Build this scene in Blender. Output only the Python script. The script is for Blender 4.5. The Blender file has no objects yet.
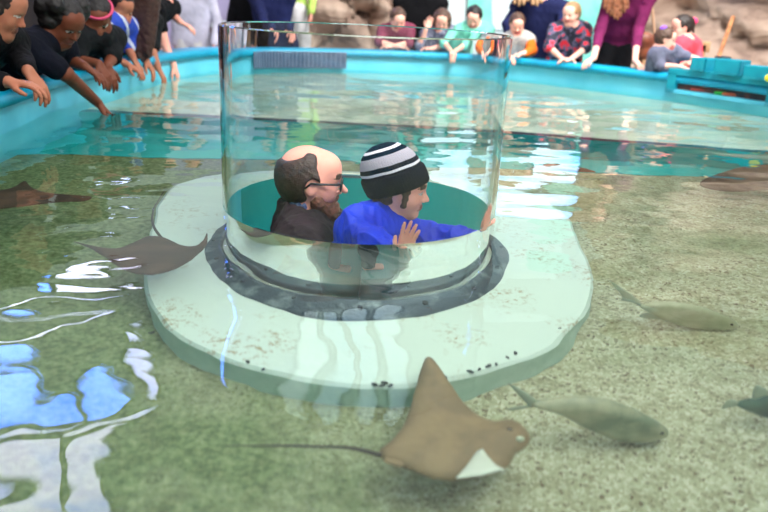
import bpy, bmesh, math, random
import numpy as np
from mathutils import Vector, Matrix
random.seed(4)
C = bpy.context.scene.collection
# ------------------------------------------------------------------ camera, world, light, exposure
PT, RL, CAMH, FPX = math.radians(18.97), math.radians(2.67), .66, 747.0
cam = bpy.data.objects.new('camera', bpy.data.cameras.new('camera')); C.objects.link(cam)
cam.data.sensor_width = 36; cam.data.lens = FPX/768*36; cam.data.clip_start = .05
def _camray(px, py):
    x, y = px-384, py-256; c, s = math.cos(RL), math.sin(RL)
    x, y = c*x+s*y, -s*x+c*y
    u, v = x/FPX, -y/FPX
    return np.array([u, math.cos(PT)+v*math.sin(PT), -math.sin(PT)+v*math.cos(PT)])
_f = _camray(384, 256); _r = _camray(484, 256)-_f; _u = _camray(384, 156)-_f
_r /= np.linalg.norm(_r); _u /= np.linalg.norm(_u)
M3 = Matrix([[_r[i], _u[i], -_f[i]] for i in range(3)]).to_4x4()
cam.matrix_world = Matrix.Translation((0, 0, CAMH)) @ M3
cam.data.dof.use_dof = True; cam.data.dof.focus_distance = 2.55; cam.data.dof.aperture_fstop = 2.3
sc = bpy.context.scene; sc.camera = cam
vs = sc.view_settings; vs.view_transform = 'Standard'; vs.look = 'None'; vs.gamma = 1; vs.use_curve_mapping = False
vs.exposure = 0.36
sc.cycles.max_bounces = 14; sc.cycles.transmission_bounces = 14; sc.cycles.diffuse_bounces = 3; sc.cycles.glossy_bounces = 8
sc.cycles.use_denoising = True; sc.cycles.sample_clamp_indirect = 8
w = bpy.data.worlds.new('world'); sc.world = w; w.use_nodes = True
_n = w.node_tree; _t = _n.nodes.new('ShaderNodeTexCoord'); _s = _n.nodes.new('ShaderNodeSeparateXYZ'); _r = _n.nodes.new('ShaderNodeValToRGB')   # overcast sky: dimmer at the horizon
_r.color_ramp.elements[0].position = .05; _r.color_ramp.elements[0].color = (.36, .38, .40, 1); _r.color_ramp.elements[1].position = .8; _r.color_ramp.elements[1].color = (1, 1, 1, 1)
_n.links.new(_t.outputs['Generated'], _s.inputs[0]); _n.links.new(_s.outputs[2], _r.inputs['Fac']); _n.links.new(_r.outputs[0], _n.nodes['Background'].inputs[0])
w.node_tree.nodes['Background'].inputs[1].default_value = .88
def area(name, loc, target, size, power, col, spread=180):
    l = bpy.data.lights.new(name, 'AREA'); l.shape = 'RECTANGLE'; l.size, l.size_y = size; l.energy = power; l.color = col; l.spread = math.radians(spread)
    o = bpy.data.objects.new(name, l); C.objects.link(o); o.location = loc
    o.rotation_euler = (Vector(target)-Vector(loc)).to_track_quat('-Z', 'Y').to_euler(); return o
area('skylight', (2.6, 4.6, 4.2), (1.4, 8.0, .2), (2.8, 2.0), 200, (1, .98, .95), 110)  # added unseen lamp that brightens the far pool wall
area('roof_light', (1.4, .8, 3.4), (.1, 2.4, 0), (2.6, 1.6), 62, (1, .98, .95), 110)  # added lamp out of view, keeps the near water and island lit
area('overhead_light', (.1, 2.2, 3.6), (-.1, 2.45, 0), (1.8, 1.4), 11, (1, .97, .94), 80)  # added lamp, unseen, aimed down the open tube at the pair inside

def P(px, py, Y):                                    # the point at depth Y seen at a pixel of the 768x512 photograph
    d = _camray(px, py); return np.array([0, 0, CAMH]) + d*(Y/d[1])
def PZ(px, py, z=0.):
    d = _camray(px, py); return np.array([0, 0, CAMH]) + d*((z-CAMH)/d[2])
def PW(px, py, depth):                               # under water, with refraction at the surface
    d = _camray(px, py); d = d/np.linalg.norm(d); p = PZ(px, py); t = d/1.33
    t[2] = -math.sqrt(1-t[0]**2-t[1]**2); return p + t*(depth/-t[2])

# ------------------------------------------------------------------ materials
def mat(name, col, rough=.6, bump=None, var=None, metal=0, spec=.5, emis=None, sheen=0, scale2=None):
    m = bpy.data.materials.new(name); m.use_nodes = True; nt = m.node_tree; b = nt.nodes['Principled BSDF']
    b.inputs['Base Color'].default_value = (*col, 1); b.inputs['Roughness'].default_value = rough
    b.inputs['Metallic'].default_value = metal; b.inputs['Specular IOR Level'].default_value = spec
    if sheen: b.inputs['Sheen Weight'].default_value = sheen
    tc = nt.nodes.new('ShaderNodeTexCoord')
    if var:                                           # (second colour, scale, low, high)
        n = nt.nodes.new('ShaderNodeTexNoise'); n.inputs['Scale'].default_value = var[1]; n.inputs['Detail'].default_value = 6
        nt.links.new(tc.outputs['Object'], n.inputs['Vector'])
        r = nt.nodes.new('ShaderNodeValToRGB'); r.color_ramp.elements[0].position = var[2]; r.color_ramp.elements[1].position = var[3]
        r.color_ramp.elements[0].color = (*col, 1); r.color_ramp.elements[1].color = (*var[0], 1)
        nt.links.new(n.outputs['Fac'], r.inputs['Fac']); nt.links.new(r.outputs['Color'], b.inputs['Base Color'])
    if bump:                                          # (scale, distance)
        n = nt.nodes.new('ShaderNodeTexNoise'); n.inputs['Scale'].default_value = bump[0]; n.inputs['Detail'].default_value = 5
        nt.links.new(tc.outputs['Object'], n.inputs['Vector'])
        q = nt.nodes.new('ShaderNodeBump'); q.inputs['Distance'].default_value = bump[1]
        nt.links.new(n.outputs['Fac'], q.inputs['Height']); nt.links.new(q.outputs['Normal'], b.inputs['Normal'])
    if emis:
        b.inputs['Emission Color'].default_value = (*col, 1); b.inputs['Emission Strength'].default_value = emis
    return m
def S(r, g, b):                                       # sRGB 0..255 to linear
    return tuple(((v/255)/12.92 if v/255 <= .04045 else ((v/255+.055)/1.055)**2.4) for v in (r, g, b))
def skin(name, c, lip=None): 
    m = mat(name, c, .55, (60, .0006), (tuple(x*k for x, k in zip(c, (.92, .80, .78))), 14, .35, .7), spec=.25); m.node_tree.nodes['Principled BSDF'].inputs['Subsurface Weight'].default_value = .0
    return m
SK_PALE = skin('skin_pale', S(248, 178, 158)); SK_PINK = skin('skin_pink', S(252, 190, 170)); SK_BROWN = skin('skin_brown', S(116, 66, 46)); SK_TAN = skin('skin_tan', S(176, 116, 90))  # brown and tan serve the left crowd, with some shade darkened into them
LIP = mat('lip', S(186, 100, 92), .4); LIPB = mat('lip_brown', S(120, 62, 52), .4); EYE = mat('eye_white', S(215, 210, 205), .2); IRIS = mat('iris', (.02, .015, .01), .15); BROW = mat('brow_hair', S(70, 48, 38), .8)
def hairm(name, c): return mat(name, c, .55, (180, .002), (tuple(x*.45 for x in c), 60, .35, .65))
H_DARK = hairm('hair_dark', S(44, 30, 26)); H_BLACK = hairm('hair_black', S(22, 16, 16)); H_BROWN = hairm('hair_brown', S(92, 62, 46)); H_GINGER = hairm('hair_ginger', S(140, 82, 50)); H_BLOND = hairm('hair_blond', S(176, 134, 92)); H_BEARD = hairm('beard_hair', S(136, 84, 66)); H_MAN = hairm('hair_man', S(70, 49, 44)); H_LONG = hairm('hair_long_brown', S(72, 42, 34))
def cloth(name, c, c2=None, sc_=6): return mat(name, c, .9, (90, .002), (c2 or tuple(x*.7 for x in c), sc_, .4, .65), spec=.2)

# ------------------------------------------------------------------ objects
def tag(o, label=None, cat=None, group=None, kind=None):
    if label: o['label'] = label
    if cat: o['category'] = cat
    if group: o['group'] = group
    if kind: o['kind'] = kind
    return o
def empty(name, loc, label, cat, group=None):
    o = bpy.data.objects.new(name, None); C.objects.link(o); o.location = loc; o.empty_display_size = .1
    return tag(o, label, cat, group)
def link(name, me, mats, parent=None, smooth=True):
    o = bpy.data.objects.new(name, me); C.objects.link(o)
    for m in (mats if isinstance(mats, (list, tuple)) else [mats]): me.materials.append(m)
    if smooth: me.polygons.foreach_set('use_smooth', [True]*len(me.polygons))
    if parent:
        o.parent = parent
        me.transform(Matrix.Translation(-parent.location))      # meshes are written in world space
    return o
def from_data(name, V, F, mats, parent=None, smooth=True):
    me = bpy.data.meshes.new(name); me.from_pydata([tuple(v) for v in V], [], [tuple(f) for f in F]); me.update()
    return link(name, me, mats, parent, smooth)
def from_bm(name, bm, mats, parent=None, smooth=False):
    me = bpy.data.meshes.new(name); bmesh.ops.recalc_face_normals(bm, faces=bm.faces); bm.to_mesh(me); bm.free()
    return link(name, me, mats, parent, smooth)
def box(bm, lo, hi, bev=0, rot=None):
    lo, hi = Vector(lo), Vector(hi); r = bmesh.ops.create_cube(bm, size=1); c = (lo+hi)/2; d = hi-lo
    for v in r['verts']:
        p = Vector((v.co.x*d.x, v.co.y*d.y, v.co.z*d.z)); v.co = c + (rot @ p if rot else p)
    if bev:
        es = list({e for v in r['verts'] for e in v.link_edges}); bmesh.ops.bevel(bm, geom=es, offset=bev, segments=2, affect='EDGES', profile=.5)
def tube(bm, pts, r, n=8, closed=False, caps=True):
    pts = [Vector(p) for p in pts]; rs = r if isinstance(r, (list, tuple)) else [r]*len(pts); rings = []; N = len(pts); prev = None
    for i, p in enumerate(pts):
        a = pts[(i-1) % N] if (closed or i) else p; b = pts[(i+1) % N] if (closed or i < N-1) else p
        t = (b-a).normalized()
        if prev is None:
            u = t.cross(Vector((0, 0, 1)))
            if u.length < .1: u = t.cross(Vector((1, 0, 0)))
        else: u = prev - t*prev.dot(t)
        u.normalize(); prev = u; v = t.cross(u)
        rings.append([bm.verts.new(p+(u*math.cos(k*2*math.pi/n)+v*math.sin(k*2*math.pi/n))*rs[i]) for k in range(n)])
    for i in range(N if closed else N-1):
        A, B = rings[i], rings[(i+1) % N]
        for k in range(n): bm.faces.new((A[k], A[(k+1) % n], B[(k+1) % n], B[k]))
    if caps and not closed: bm.faces.new(rings[0][::-1]); bm.faces.new(rings[-1])
def closed_curve(pts, n=12):
    out = []; N = len(pts); pts = [np.array(p, float) for p in pts]
    for i in range(N):
        p0, p1, p2, p3 = pts[i-1], pts[i], pts[(i+1) % N], pts[(i+2) % N]
        for k in range(n):
            t = k/n; out.append(.5*((2*p1)+(-p0+p2)*t+(2*p0-5*p1+4*p2-p3)*t*t+(-p0+3*p1-3*p2+p3)*t**3))
    return out
def open_curve(pts, n=8):
    pts = [np.array(p, float) for p in pts]; q = [2*pts[0]-pts[1]]+pts+[2*pts[-1]-pts[-2]]; out = []
    for i in range(1, len(q)-2):
        p0, p1, p2, p3 = q[i-1:i+3]
        for k in range(n):
            t = k/n; out.append(.5*((2*p1)+(-p0+p2)*t+(2*p0-5*p1+4*p2-p3)*t*t+(-p0+3*p1-3*p2+p3)*t**3))
    return out+[pts[-1]]

# ---- implicit surfaces: primitives blended on a grid, then meshed (surface nets) into one continuous body
A3 = lambda v: np.array(v, float)
def cap(a, b, r0, r1=None, k=.02, m=0, flat=None): return ('c', A3(a), A3(b), r0, r0 if r1 is None else r1, k, m, flat)
def ell(c, r, R=None, k=.02, m=0): return ('e', A3(c), A3(r), np.eye(3) if R is None else np.array(R), k, m)
def sub(p): return ('-', p)
def cut(p, n): return ('x', A3(p), A3(n)/np.linalg.norm(n))
def keep_mat(p): return ('m', p)                      # recolours where this primitive lies, adds no shape
def _bounds(p):
    if p[0] == 'c':
        r = max(p[3], p[4]); return np.minimum(p[1], p[2])-r, np.maximum(p[1], p[2])+r
    r = p[2].max(); return p[1]-r, p[1]+r
def _dist(p, X, Y, Z):
    if p[0] == 'c':
        a, b, r0, r1, fl = p[1], p[2], p[3], p[4], p[7]
        x, y, z = X-a[0], Y-a[1], Z-a[2]; ba = b-a
        t = np.clip((x*ba[0]+y*ba[1]+z*ba[2])/max(ba@ba, 1e-9), 0, 1)
        x, y, z = x-ba[0]*t, y-ba[1]*t, z-ba[2]*t
        if fl is not None:
            n = A3(fl[0]); n = n/np.linalg.norm(n); d = (x*n[0]+y*n[1]+z*n[2])*(fl[1]-1); x, y, z = x+n[0]*d, y+n[1]*d, z+n[2]*d
        return np.sqrt(x*x+y*y+z*z)-(r0+(r1-r0)*t)
    c, r, R = p[1], p[2], p[3]; x, y, z = X-c[0], Y-c[1], Z-c[2]
    u = [x*R[0, i]+y*R[1, i]+z*R[2, i] for i in range(3)]
    k0 = np.sqrt(sum((u[i]/r[i])**2 for i in range(3))); k1 = np.sqrt(sum((u[i]/r[i]**2)**2 for i in range(3)))
    return k0*(k0-1)/np.maximum(k1, 1e-6)
def noise3(X, Y, Z, sc_, seed=0, n=7):
    rg = np.random.default_rng(seed); f = 0
    for i in range(n):
        d = rg.normal(size=3); d /= np.linalg.norm(d); q = rg.uniform(.6, 1.8)*sc_; f = f+np.sin((X*d[0]+Y*d[1]+Z*d[2])*q+rg.uniform(0, 6.3))
    return f/n*1.6
def sdf_mesh(prims, h, folds=None):
    add = [p for p in prims if p[0] in 'ce']
    lo = np.min([_bounds(p)[0] for p in add], 0)-3*h; hi = np.max([_bounds(p)[1] for p in add], 0)+3*h
    n = np.ceil((hi-lo)/h).astype(int)+1; ax = [(lo[i]+np.arange(n[i])*h).astype(np.float32) for i in range(3)]
    f = np.full(n, 9., np.float32); idg = np.zeros(n, np.int8); best = np.full(n, 9., np.float32)
    for p in prims:
        if p[0] == 'x':
            d = (ax[0][:, None, None]-p[1][0])*p[2][0]+(ax[1][None, :, None]-p[1][1])*p[2][1]+(ax[2][None, None, :]-p[1][2])*p[2][2]
            f = np.maximum(f, d.astype(np.float32)); continue
        op, q = (p[0], p[1]) if p[0] in '-m' else ('+', p)
        k = q[5] if q[0] == 'c' else q[4]; m = q[6] if q[0] == 'c' else q[5]
        a, b = _bounds(q); g = k+3*h
        i0 = np.clip(np.floor((a-g-lo)/h).astype(int), 0, n); i1 = np.clip(np.ceil((b+g-lo)/h).astype(int)+1, 0, n)
        if (i1 <= i0).any(): continue
        sl = tuple(slice(i0[i], i1[i]) for i in range(3))
        X, Y, Z = ax[0][sl[0]][:, None, None], ax[1][sl[1]][None, :, None], ax[2][sl[2]][None, None, :]
        d = _dist(q, X, Y, Z).astype(np.float32); F = f[sl]
        if op == '+':
            hh = np.maximum(k-np.abs(F-d), 0)/k; f[sl] = np.minimum(F, d)-hh*hh*k*.25
            B = best[sl]; w_ = d < B; B[w_] = d[w_]; best[sl] = B; I = idg[sl]; I[w_] = m; idg[sl] = I
        elif op == '-':
            d = -d; hh = np.maximum(k-np.abs(F-d), 0)/k; f[sl] = np.maximum(F, d)+hh*hh*k*.25
        else:
            I = idg[sl]; I[d < 0] = m; idg[sl] = I
    if folds:
        near = np.abs(f) < .03
        ii = np.nonzero(near); X, Y, Z = ax[0][ii[0]], ax[1][ii[1]], ax[2][ii[2]]
        for (amp, sc_, sd) in folds:
            v = noise3(X, Y, Z, sc_, sd); f[ii] += (amp*(np.abs(v)-.3)).astype(np.float32)
    s = f < 0
    corn = [(i, j, k) for i in (0, 1) for j in (0, 1) for k in (0, 1)]
    sh = lambda A, o: A[o[0]:A.shape[0]-1+o[0], o[1]:A.shape[1]-1+o[1], o[2]:A.shape[2]-1+o[2]]
    cnt = sum(sh(s, o).astype(np.int8) for o in corn)
    cells = np.argwhere((cnt > 0) & (cnt < 8)); idx = np.full(cnt.shape, -1, np.int32); idx[tuple(cells.T)] = np.arange(len(cells))
    vals = np.stack([sh(f, o)[tuple(cells.T)] for o in corn], 1); acc = np.zeros((len(cells), 3)); num = np.zeros(len(cells))
    for i in range(8):
        for j in range(i+1, 8):
            oi, oj = np.array(corn[i]), np.array(corn[j])
            if np.abs(oi-oj).sum() != 1: continue
            a, b = vals[:, i], vals[:, j]; w_ = (a < 0) != (b < 0); t = np.where(w_, a/np.where(a == b, 1, a-b), 0)
            acc += np.where(w_[:, None], oi+(oj-oi)*t[:, None], 0); num += w_
    V = lo+(cells+acc/num[:, None])*h
    quads = []
    for axn in range(3):
        o = [0, 0, 0]; o[axn] = 1
        sl0 = tuple(slice(1, -1) if i != axn else slice(0, -1) for i in range(3)); sl1 = tuple(slice(1, -1) if i != axn else slice(1, None) for i in range(3))
        A, B = s[sl0], s[sl1]; e = np.argwhere(A != B); 
        if not len(e): continue
        fl = A[tuple(e.T)]; e = e+np.array([0 if i == axn else 1 for i in range(3)])
        u, v = [(1, 2), (2, 0), (0, 1)][axn]; du = np.zeros(3, int); du[u] = 1; dv = np.zeros(3, int); dv[v] = 1
        q = np.stack([idx[tuple((e-x).T)] for x in (du+dv, dv, 0*du, du)], 1)
        q[~fl] = q[~fl][:, ::-1]; quads.append(q)
    Q = np.concatenate(quads); Q = Q[(Q >= 0).all(1)]
    mid = idg[tuple(cells.T)]
    return V, Q, mid[Q[:, 0]]
def sdf_obj(name, prims, h, mats, parent=None, folds=None):
    V, Q, mi = sdf_mesh(prims, h, folds); me = bpy.data.meshes.new(name)
    me.vertices.add(len(V)); me.vertices.foreach_set('co', V.astype(np.float32).ravel())
    me.loops.add(Q.size); me.loops.foreach_set('vertex_index', Q.astype(np.int32).ravel())
    me.polygons.add(len(Q)); me.polygons.foreach_set('loop_start', np.arange(0, Q.size, 4, dtype=np.int32)); me.update(calc_edges=True)
    o = link(name, me, mats, parent); me.polygons.foreach_set('material_index', mi.astype(np.int32)); me.validate(); return o

# ------------------------------------------------------------------ the place: pool, water, walls
POOL = [(-1.76, 3.3), (-1.84, 4.1), (-1.80, 5.0), (-1.76, 6.0), (-1.5, 6.78), (-.84, 7.2), (.1, 7.5), (.8, 7.5), (1.3, 7.22), (1.85, 6.7), (2.36, 6.15), (2.75, 5.55), (3.1, 4.8), (3.3, 3.8), (3.3, 2.5), (2.9, 1.2), (2, .45), (0, .28), (-1, .4), (-1.6, 1.0), (-1.74, 2.0)]
pc = closed_curve(POOL, 10); NP = len(pc)
pn = []
for i in range(NP):
    t = pc[(i+1) % NP]-pc[i-1]; t = t/np.linalg.norm(t); n_ = np.array([-t[1], t[0]])
    pn.append(n_)
ctr = np.array([.6, 3.6])
if np.dot(pn[0], pc[0]-ctr) < 0: pn = [-x for x in pn]
FLOOR_D, RIM, GROUND = -.57, .19, -.75
def sweep(profile, name, m, smooth=True):             # profile: (outward offset, z) swept along the pool outline
    V, F = [], []; K = len(profile)
    for i in range(NP):
        for (o, z) in profile: V.append((*(pc[i]+pn[i]*o), z))
    for i in range(NP):
        j = (i+1) % NP
        for k in range(K-1): F.append((i*K+k, j*K+k, j*K+k+1, i*K+k+1))
    return from_data(name, V, F, m, None, smooth)
TEALP = mat('pool_paint', S(112, 216, 240), .35, (12, .002), (S(84, 198, 228), 3, .35, .7))
RIMP = mat('rim_paint', S(0, 166, 204), .35, (14, .002), (S(0, 146, 184), 4, .35, .7))
tag(sweep([(-.006, -1.0), (0, -.3), (0, RIM-.07), ], 'wall_pool', TEALP), kind='structure')
tag(sweep([(0, RIM-.07), (-.035, RIM-.065), (-.045, RIM-.03), (-.03, RIM-.004), (.0, RIM), (.17, RIM), (.2, RIM-.03), (.2, GROUND)], 'trim_pool_rim', RIMP), kind='structure')

# sand
def sandm():
    m = bpy.data.materials.new('sand'); m.use_nodes = True; nt = m.node_tree; b = nt.nodes['Principled BSDF']; b.inputs['Roughness'].default_value = .9
    L = nt.links.new; N = nt.nodes.new; tc = N('ShaderNodeTexCoord')
    def noise(s, d=5):
        n = N('ShaderNodeTexNoise'); n.inputs['Scale'].default_value = s; n.inputs['Detail'].default_value = d; L(tc.outputs['Object'], n.inputs['Vector']); return n.outputs['Fac']
    def ramp(f, st):
        r = N('ShaderNodeValToRGB'); e = r.color_ramp.elements; e[0].position, e[0].color = st[0][0], (*st[0][1], 1); e[1].position, e[1].color = st[-1][0], (*st[-1][1], 1)
        for p_, c_ in st[1:-1]: q = e.new(p_); q.color = (*c_, 1)
        L(f, r.inputs['Fac']); return r.outputs['Color']
    v = N('ShaderNodeTexVoronoi'); v.inputs['Scale'].default_value = 130; L(tc.outputs['Object'], v.inputs['Vector'])
    sp = N('ShaderNodeSeparateColor'); L(v.outputs['Color'], sp.inputs[0])
    grain = ramp(sp.outputs[0], [(0, S(116, 100, 78)), (.15, S(160, 154, 122)), (.6, S(178, 174, 142)), (1, S(202, 196, 170))])
    greens = ramp(noise(60), [(.3, S(92, 106, 66)), (.55, S(126, 138, 94)), (.8, S(160, 164, 122))])
    # darker green tone mixed in by noise patches, stronger towards the west side
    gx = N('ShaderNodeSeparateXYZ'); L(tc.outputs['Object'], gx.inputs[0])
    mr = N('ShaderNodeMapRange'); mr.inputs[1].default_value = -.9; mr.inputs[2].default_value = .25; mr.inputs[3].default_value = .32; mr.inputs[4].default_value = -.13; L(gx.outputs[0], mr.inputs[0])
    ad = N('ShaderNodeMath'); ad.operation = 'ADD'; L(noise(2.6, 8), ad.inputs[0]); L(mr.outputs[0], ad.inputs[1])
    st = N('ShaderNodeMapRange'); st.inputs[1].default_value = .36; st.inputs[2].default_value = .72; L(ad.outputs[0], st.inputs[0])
    mx = N('ShaderNodeMix'); mx.data_type = 'RGBA'; L(st.outputs[0], mx.inputs['Factor']); L(grain, mx.inputs['A']); L(greens, mx.inputs['B'])
    mo = ramp(noise(22, 8), [(.35, (.78, .76, .72)), (.55, (1, 1, 1)), (.75, (1.0, 1.0, 1.0))])
    m2 = N('ShaderNodeMix'); m2.data_type = 'RGBA'; m2.blend_type = 'MULTIPLY'; m2.inputs['Factor'].default_value = 1; L(mx.outputs['Result'], m2.inputs['A']); L(mo, m2.inputs['B'])
    L(m2.outputs['Result'], b.inputs['Base Color'])
    bp = N('ShaderNodeBump'); bp.inputs['Distance'].default_value = .006; L(noise(80), bp.inputs['Height']); L(bp.outputs['Normal'], b.inputs['Normal'])
    return m
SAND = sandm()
SHELF = -.28
def ych0(x): return 3.74-.10*max(0, -x-.5)**1.0*1.6-.06*max(0, x-1.2)
def ych1(x): return 4.42-.20*max(0, x-.4)                # the teal channel across the pool floor, a raised shelf beyond it
TEALF = mat('floor_paint', S(36, 174, 172), .6, (9, .002), (S(52, 188, 184), 2.2, .4, .7))
PALEF = mat('pale_floor', S(222, 220, 200), .8, (20, .004), (S(176, 190, 170), 1.6, .4, .66))
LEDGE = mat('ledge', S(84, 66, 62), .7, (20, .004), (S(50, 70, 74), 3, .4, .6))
def slab(name, x0, x1, fy0, fy1, z, m, wob=0., nx=60, ny=30):
    V, F = [], []
    for j in range(ny+1):
        for i in range(nx+1):
            x = x0+(x1-x0)*i/nx; y = fy0(x)+(fy1(x)-fy0(x))*j/ny; V.append((x, y, z+wob*(math.sin(x*3.1+y*2)+math.sin(x*1.3-y*3.7))))
    for j in range(ny):
        for i in range(nx): a = j*(nx+1)+i; F.append((a, a+1, a+nx+2, a+nx+1))
    return tag(from_data(name, V, F, m), kind='structure')
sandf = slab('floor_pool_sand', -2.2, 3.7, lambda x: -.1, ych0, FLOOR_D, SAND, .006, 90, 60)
bm = bmesh.new(); bm.from_mesh(sandf.data); bmesh.ops.delete(bm, geom=[f for f in bm.faces if (f.calc_center_median()-Vector((-.09, 2.471, FLOOR_D))).length < .55], context='FACES'); bm.to_mesh(sandf.data); bm.free()
def ribbon(name, fy, z0, z1, m):
    bm = bmesh.new(); vs_ = [(bm.verts.new((x, fy(x), z0)), bm.verts.new((x, fy(x), z1))) for x in [-2.2+5.9*i/40 for i in range(41)]]
    for i in range(40): bm.faces.new((vs_[i][0], vs_[i+1][0], vs_[i+1][1], vs_[i][1]))
    tag(from_bm(name, bm, m, None, True), kind='structure')
ribbon('wall_channel_near', ych0, FLOOR_D-.2, FLOOR_D+.008, TEALF); ribbon('wall_channel_far', ych1, FLOOR_D-.2, SHELF, TEALF)
slab('floor_channel', -2.2, 3.7, ych0, ych1, FLOOR_D-.2, TEALF)
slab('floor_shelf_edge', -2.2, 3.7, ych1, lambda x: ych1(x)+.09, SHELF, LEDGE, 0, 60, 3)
slab('floor_shelf', -2.2, 3.7, lambda x: ych1(x)+.09, lambda x: 7.9, SHELF, PALEF, .002)

# the viewing island with its well
TC, TR, TT = np.array([-.09, 2.471]), .46, .014
ISL_D = -.46
isl = [(-.72, 2.10), (-.56, 1.80), (-.32, 1.645), (-.04, 1.60), (.24, 1.665), (.50, 1.86), (.66, 2.18), (.71, 2.6), (.70, 3.0), (.50, 3.34), (0, 3.45), (-.55, 3.40), (-.88, 3.1), (-.84, 2.6)]
ic = closed_curve([(x, y) for x, y in isl], 12)
def islandm():
    m = mat('island_paint', S(206, 216, 202), .7, (30, .002), None); nt = m.node_tree; b = nt.nodes['Principled BSDF']; N = nt.nodes.new; L = nt.links.new
    tc = N('ShaderNodeTexCoord'); a = N('ShaderNodeTexNoise'); a.inputs['Scale'].default_value = 4.2; a.inputs['Detail'].default_value = 4; c = N('ShaderNodeTexNoise'); c.inputs['Scale'].default_value = 46; c.inputs['Detail'].default_value = 6; c.inputs['Roughness'].default_value = .75
    for n in (a, c): L(tc.outputs['Object'], n.inputs['Vector'])
    r1 = N('ShaderNodeMapRange'); r1.inputs[1].default_value = .5; r1.inputs[2].default_value = .64; L(a.outputs['Fac'], r1.inputs[0])
    r2 = N('ShaderNodeMapRange'); r2.inputs[1].default_value = .52; r2.inputs[2].default_value = .60; L(c.outputs['Fac'], r2.inputs[0])
    mu = N('ShaderNodeMath'); mu.operation = 'MULTIPLY'; L(r1.outputs[0], mu.inputs[0]); L(r2.outputs[0], mu.inputs[1])
    mx = N('ShaderNodeMix'); mx.data_type = 'RGBA'; mx.inputs['A'].default_value = (*S(208, 218, 204), 1); mx.inputs['B'].default_value = (*S(166, 150, 116), 1); L(mu.outputs[0], mx.inputs['Factor']); L(mx.outputs['Result'], b.inputs['Base Color'])
    return m
ISLM = islandm(); ISLS = mat('island_side', S(190, 208, 188), .8, (30, .003), (S(164, 188, 166), 9, .35, .7))
WELLM = mat('well_paint', S(30, 150, 146), .5, (14, .001))
WELL_Z = -1.42
V, F, FM = [], [], []
NI = len(ic); ang = [math.atan2(q[1]-TC[1], q[0]-TC[0]) for q in ic]
rings = [[(*q, FLOOR_D-.03) for q in ic], [(*q, ISL_D-.012) for q in ic], [(*(TC+(q-TC)*.988), ISL_D) for q in ic],
         [(TC[0]+TR*math.cos(a), TC[1]+TR*math.sin(a), ISL_D) for a in ang], [(TC[0]+(TR-TT)*math.cos(a), TC[1]+(TR-TT)*math.sin(a), ISL_D-.001) for a in ang],
         [(TC[0]+(TR-TT)*math.cos(a), TC[1]+(TR-TT)*math.sin(a), WELL_Z) for a in ang]]
for r_ in rings: V += r_
for k in range(5):
    for i in range(NI):
        j = (i+1) % NI; F.append((k*NI+i, k*NI+j, (k+1)*NI+j, (k+1)*NI+i)); FM.append([1, 0, 0, 0, 2][k])
F.append(tuple(5*NI+i for i in range(NI))); FM.append(2)
isle = from_data('viewing_island', V, F, [ISLM, ISLS, WELLM], None, False); isle.data.polygons.foreach_set('material_index', FM)
tag(isle, kind='structure')

# dark gasket ring at the foot of the tube
bm = bmesh.new(); ns = 128
prof = [(TR+.002, ISL_D+.002), (TR+.002, ISL_D+.03), (TR+.012, ISL_D+.036), (TR+.018, ISL_D+.03), (TR+.05, ISL_D+.012), (TR+.056, ISL_D+.001)]
rr = [[bm.verts.new((TC[0]+p[0]*math.cos(2*math.pi*i/ns), TC[1]+p[0]*math.sin(2*math.pi*i/ns)-(.032 if p[0] > TR+.02 else 0)*(1-math.sin(2*math.pi*i/ns))/2, p[1])) for p in prof] for i in range(ns)]
for i in range(ns):
    for k in range(len(prof)-1): bm.faces.new((rr[i][k], rr[(i+1) % ns][k], rr[(i+1) % ns][k+1], rr[i][k+1]))
gr = empty('base_ring', (TC[0], TC[1], ISL_D), 'dark slate grey sealing ring around the foot of the clear viewing tube', 'ring')
from_bm('flange', bm, mat('gasket', S(58, 72, 82), .45, (60, .004), (S(140, 150, 150), 16, .5, .75), metal=.3), gr, True)
bm = bmesh.new()
bmesh.ops.create_cone(bm, cap_ends=True, segments=6, radius1=.009, radius2=.008, depth=.012)
bolt = from_bm('bolt', bm, mat('bolt_steel', S(60, 66, 70), .4, metal=.8))
for i in range(16):
    a = 2*math.pi*i/16+.05; o = bolt if i == 0 else bolt.copy()
    if i: C.objects.link(o)
    o.parent = gr; o.location = ((TR+.036)*math.cos(a), (TR+.036)*math.sin(a), .024)

# water: refracting top surface, with the hole of the tube; rises nowhere above the rim
def glassm(name, col, ior, bump=None, rough=0.):
    m = bpy.data.materials.new(name); m.use_nodes = True; nt = m.node_tree; nt.nodes.remove(nt.nodes['Principled BSDF'])
    g = nt.nodes.new('ShaderNodeBsdfGlass'); g.inputs['Color'].default_value = (*col, 1); g.inputs['IOR'].default_value = ior; g.inputs['Roughness'].default_value = rough
    nt.links.new(g.outputs[0], nt.nodes['Material Output'].inputs['Surface'])
    return m, nt, g
WATER, nt, g = glassm('water', (.89, .985, .955), 1.33)
tc = nt.nodes.new('ShaderNodeTexCoord'); mp = nt.nodes.new('ShaderNodeMapping'); mp.inputs['Scale'].default_value = (1, 1.25, 1); nt.links.new(tc.outputs['Object'], mp.inputs[0])
prev = None
for (s_, d_, det) in ((1.9, .020, 1), (7.0, .0016, 1)):
    n = nt.nodes.new('ShaderNodeTexNoise'); n.inputs['Scale'].default_value = s_; n.inputs['Detail'].default_value = det; nt.links.new(mp.outputs[0], n.inputs['Vector'])
    q = nt.nodes.new('ShaderNodeBump'); q.inputs['Distance'].default_value = d_; q.inputs['Strength'].default_value = 1; nt.links.new(n.outputs['Fac'], q.inputs['Height'])
    if prev: nt.links.new(prev.outputs[0], q.inputs['Normal'])
    prev = q
nt.links.new(prev.outputs[0], g.inputs['Normal'])
bm = bmesh.new(); NA = 144
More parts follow.
